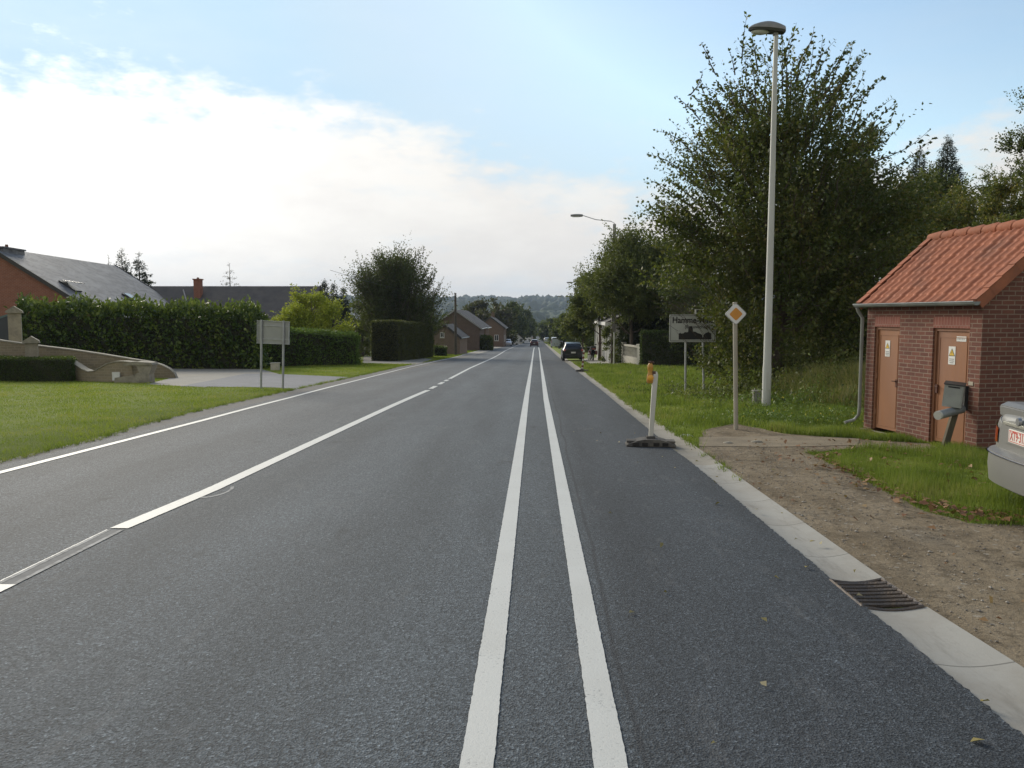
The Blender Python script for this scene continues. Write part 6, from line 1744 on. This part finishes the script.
GR1 = leafmat('grass_lawn', [(.16, .23, .025), (.23, .31, .038), (.29, .36, .05), (.40, .38, .10)], trans=.45, nz=2.4, ns=.7, rz=.5)
GR2 = leafmat('grass_rough', [(.08, .125, .02), (.14, .21, .03), (.21, .28, .045), (.33, .32, .10)], trans=.45, nz=2.4, ns=.9, rz=.5)
GR3 = leafmat('grass_dry', [(.12, .17, .03), (.17, .20, .05), (.36, .30, .13), (.14, .20, .035)], trans=.35)
blades('lawn_grass', 'short mown bright green lawn on the left of the road', -30, -6.8, 7, 50, 1300, .04, .0045, GR1, 1, 10)
blades('verge_grass', 'rough green verge grass on the right of the road', 2.1, 15, 11.5, 56, 1100, .10, .006, GR2, 2, 12, hvar=.9)
blades('lawn_grass', 'tufty grass patch between the dirt strip and the cabin', 3.0, 11, 5.5, 14, 4200, .085, .004, GR2, 3, 14, hvar=.9)
blades('roadside_grass', 'thin strip of grass along the left road edge further on', -14, -7.2, 48, 130, 260, .07, .007, GR1, 4, 30)
blades('bank_grass', 'long dry grass and weeds on the bank behind the street lamp', 4.8, 11.5, 15.2, 24, 1500, .36, .006, GR3, 5, 20, lean=.7,
       extra=lambda X, Y, g: (bank(X, Y) > .16) & (g.uniform(0, 1, len(X)) < 1.2 * bank(X, Y) + .25))
# leafy weeds with small yellow flowers by the lamp
def weeds(name, label, cen, rx, ry, n, h, leaf, lm, seed, flowers=0, fm=None):
    g = np.random.default_rng(seed)
    X = cen[0] + g.normal(size=n) * rx; Y = cen[1] + g.normal(size=n) * ry
    k = X > gout(Y) + .1
    for poly in (DIRTP, PATHP): k &= ~pip(X, Y, poly)
    X = X[k]; Y = Y[k]; n = len(X)
    Z = gz(X, Y) + g.uniform(.01, 1, n) ** 1.3 * h * (.6 + .4 * np.sin(X * 4) * np.sin(Y * 3.1))
    d = g.normal(size=(n, 3)) * .8 + np.array([0, 0, .8])
    V, Fq = leaf_quads(np.stack([X, Y, Z], 1), d, leaf * g.uniform(.5, 1.3, n), .5)
    mats_ = [lm]; mi = np.zeros(n, int)
    if flowers: mats_.append(fm); mi[g.choice(n, min(flowers, n), False)] = 1
    o = np_mesh(name, V, Fq, mats_, midx=mi); return tag(o, label, 'weeds', None, 'stuff')
FLW = mat('flower_yellow', (.75, .62, .06), rough=.6)
q = on(800, 15.6); weeds('ground_cover', 'low leafy weeds with small yellow flowers in front of the bank', (q.x, q.y), .9, .55, 5200, .24, .05, LM_PRIV, 31, 90, FLW)
q = on(838, 20.5); weeds('ground_cover', 'brambles and scrub at the foot of the big shooting tree', (q.x, q.y), 1.6, 1.4, 9000, .8, .09, LM_OLIVE, 32)
q = on(815, 18.2); weeds('ground_cover', 'green weeds mixed through the dry grass on the bank', (q.x, q.y), 1.1, .9, 5200, .42, .06, LM_PRIV, 35, 40, FLW)
q = on(756, 21); weeds('ground_cover', 'straggly shoots growing behind the priority sign', (q.x, q.y), .7, 1.0, 1900, .5, .06, LM_OLIVE, 33)
q = on(690, 24); weeds('ground_cover', 'darker broad leaved weeds under the town name sign', (q.x, q.y), .9, 1.6, 2600, .16, .06, LM_BOX, 34)

# grass tufts creeping over the kerb edge
def edge_tufts():
    g = np.random.default_rng(55); V = []; Fs = []
    for side in (0, 1):
        for k in range(900):
            y = g.uniform(9, 40) if side == 0 else g.uniform(7, 45)
            x = float(gout(y)) + g.normal() * .03 + .01 if side == 0 else float(ledge(y)) + g.normal() * .05 + .02
            if side == 0 and 8.5 < y < 12.2 and g.uniform() < .8: continue
            for j in range(9):
                h = g.uniform(.03, .11); a = g.uniform(0, 6.28); b = g.uniform(0, 6.28); xx = x + g.normal() * .02; yy = y + g.normal() * .03; z = float(zr(yy)); ww = .005; o = len(V)
                V += [(xx - math.cos(a) * ww, yy - math.sin(a) * ww, z), (xx + math.cos(a) * ww, yy + math.sin(a) * ww, z), (xx + math.cos(b) * h * .6, yy + math.sin(b) * h * .6, z + h)]; Fs.append((o, o + 1, o + 2))
    o = np_mesh('edge_grass', V, np.array(Fs), GR2); return tag(o, 'ragged grass tufts growing over the concrete gutter and shoulder edge', 'grass', None, 'stuff')
edge_tufts()
# fallen leaves
def fallen(name, label, P, size, m, seed, lift=.02):
    g = np.random.default_rng(seed); P = np.array(P); n = len(P)
    Z = gz(P[:, 0], P[:, 1]) + lift + g.uniform(0, .015, n)
    d = g.normal(size=(n, 3)); d[:, 2] *= .25
    c = np.stack([P[:, 0], P[:, 1], Z], 1)
    d = unit(d); b = np.stack([-d[:, 1], d[:, 0], g.normal(size=n) * .3], 1); b = unit(b)
    s_ = (size * g.uniform(.5, 1.3, n))[:, None]
    V = np.stack([c - d * s_ * .5, c - d * s_ * .1 + b * s_ * .34 + np.array([0, 0, .008]), c + d * s_ * .55, c - d * s_ * .1 - b * s_ * .34 + np.array([0, 0, .012])], 1).reshape(-1, 3)
    o = np_mesh(name, V, np.arange(4 * n).reshape(n, 4), m); return tag(o, label, 'leaves', None, 'stuff')
LFB = leafmat('fallen_leaf', [(.10, .045, .02), (.20, .09, .04), (.28, .16, .07), (.36, .26, .12)], trans=.15)
edge = gp((820, 457), (838, 470), (880, 489), (925, 510), (975, 522), (1040, 524))
g = np.random.default_rng(77); P = []
for i in range(len(edge) - 1):
    a, b = np.array(edge[i]), np.array(edge[i + 1]); n = int(np.linalg.norm(b - a) * (60 + 60 * (i > 2)))
    for k in range(n): P.append(a + (b - a) * g.uniform() + g.normal(size=2) * .13 + np.array([.05, .1]))
for k in range(260): P.append((g.uniform(3.0, 6.5), g.uniform(8, 12.5)))
P2 = [p_ for p_ in P if p_[0] > gout(p_[1])]
fallen('fallen_leaves', 'brown fallen leaves gathered along the edge of the grass patch', P2, .075, LFB, 78, .035)
P = [(g.uniform(2.3, 8), g.uniform(2.5, 11)) for k in range(240)]
P = [p_ for p_ in P if p_[0] > gout(p_[1]) + .05]
fallen('fallen_leaves', 'scattered dry leaves lying over the bare dirt', P, .06, LFB, 79, .016)
P = [(g.uniform(.5, 3), g.uniform(2.6, 14)) for k in range(26)] + [(float(gin(y_)) + g.uniform(0, .35), y_) for y_ in g.uniform(3, 12, 14)]
fallen('fallen_leaves', 'few yellowed leaves lying on the road and its gutter', P, .045, leafmat('fallen_leaf_yellow', [(.22, .18, .06), (.30, .24, .08), (.16, .14, .05), (.30, .26, .16)], trans=.1), 80, .028)
# loose stones in the dirt
def pebbles(name, label, n, seed):
    g = np.random.default_rng(seed); V = []; Fs = []
    ico = [(0, 0, 1), (.9, 0, .3), (.28, .85, .3), (-.73, .53, .3), (-.73, -.53, .3), (.28, -.85, .3), (0, 0, -.4)]
    fc = [(0, 1, 2), (0, 2, 3), (0, 3, 4), (0, 4, 5), (0, 5, 1), (6, 2, 1), (6, 3, 2), (6, 4, 3), (6, 5, 4), (6, 1, 5)]
    X = g.uniform(2, 9, n * 3); Y = g.uniform(2.2, 13, n * 3); k = pip(X, Y, DIRTP) & (X > gout(Y) + .04); X = X[k][:n]; Y = Y[k][:n]
    for x, y in zip(X, Y):
        s_ = g.uniform(.004, .013) * (1.6 if g.uniform() > .93 else 1); r = g.uniform(.7, 1.3, 3); a = g.uniform(0, 6.28); o = len(V)
        for v in ico:
            V.append((x + s_ * (v[0] * r[0] * math.cos(a) - v[1] * r[1] * math.sin(a)), y + s_ * (v[0] * r[0] * math.sin(a) + v[1] * r[1] * math.cos(a)), float(zr(y)) + .01 + s_ * v[2] * r[2] * .7))
        Fs += [tuple(i + o for i in f) for f in fc]
    o = np_mesh(name, V, Fs, leafmat('pebble', [(.12, .10, .08), (.22, .19, .15), (.34, .31, .26)], trans=0)); return tag(o, label, 'gravel', None, 'stuff')
pebbles('loose_gravel', 'small loose stones strewn over the dirt strip', 3800, 5)

# ------------------------------------------------------------------ far woods and fields
def woods(name, label, spots, lm, seed):
    g = np.random.default_rng(seed); bm = bmesh.new(); bmesh.ops.create_icosphere(bm, subdivisions=2, radius=1)
    bv = np.array([v.co[:] for v in bm.verts]); bf = np.array([[v.index for v in f.verts] for f in bm.faces]); bm.free()
    Vs = []; Fs = []; off = 0
    for x, y, r in spots:
        s_ = np.array([r * g.uniform(.8, 1.3), r * g.uniform(.8, 1.3), r * g.uniform(.7, 1.25)])
        n_ = 1 + .22 * g.normal(size=(len(bv), 1))
        Vs.append(bv * s_ * n_ + np.array([x, y, float(zr(y)) + r * .55])); Fs.append(bf + off); off += len(bv)
    o = np_mesh(name, np.concatenate(Vs), np.concatenate(Fs), lm, smooth=False); return tag(o, label, 'woods', None, 'stuff')
WM = mat('woods_green', (.045, .07, .025), (.025, .04, .016), rough=.95, scale=.06)
g = np.random.default_rng(90)
sp = [(g.uniform(-1700, 1700), g.uniform(2330, 2560), g.uniform(7, 12) ) for k in range(1500)]
woods('ridge_woods', 'dark blue wooded ridge on the skyline across the valley', sp, WM, 1)
sp = [(g.uniform(-900, 900), g.uniform(1740, 2060), g.uniform(8, 13)) for k in range(1100)]
woods('hillside_woods', 'hazy woods covering the slope below the ridge', sp, WM, 2)
sp = []
while len(sp) < 900:
    x, y = g.uniform(-560, 560), g.uniform(1180, 1640)
    if not (-20 < x < 45 and y > 1500): sp.append((x, y, g.uniform(7, 12)))
woods('valley_woods', 'hazy valley woods below the small bright field', sp, WM, 3)
sp = []
for k in range(520):
    y = g.uniform(520, 1100); x = g.uniform(-260, 260)
    if abs(x) > 7 + (y - 500) * .0: sp.append((x, y, g.uniform(3.5, 7.5)))
woods('village_trees', 'mass of far trees around the bottom of the road', sp, WM, 4)
fp = [(-22, 1520), (48, 1520), (48, 1690), (-22, 1690)]
structure(sheet('field', fp, .4, mat('bright_field', (.16, .23, .06), rough=.95)))
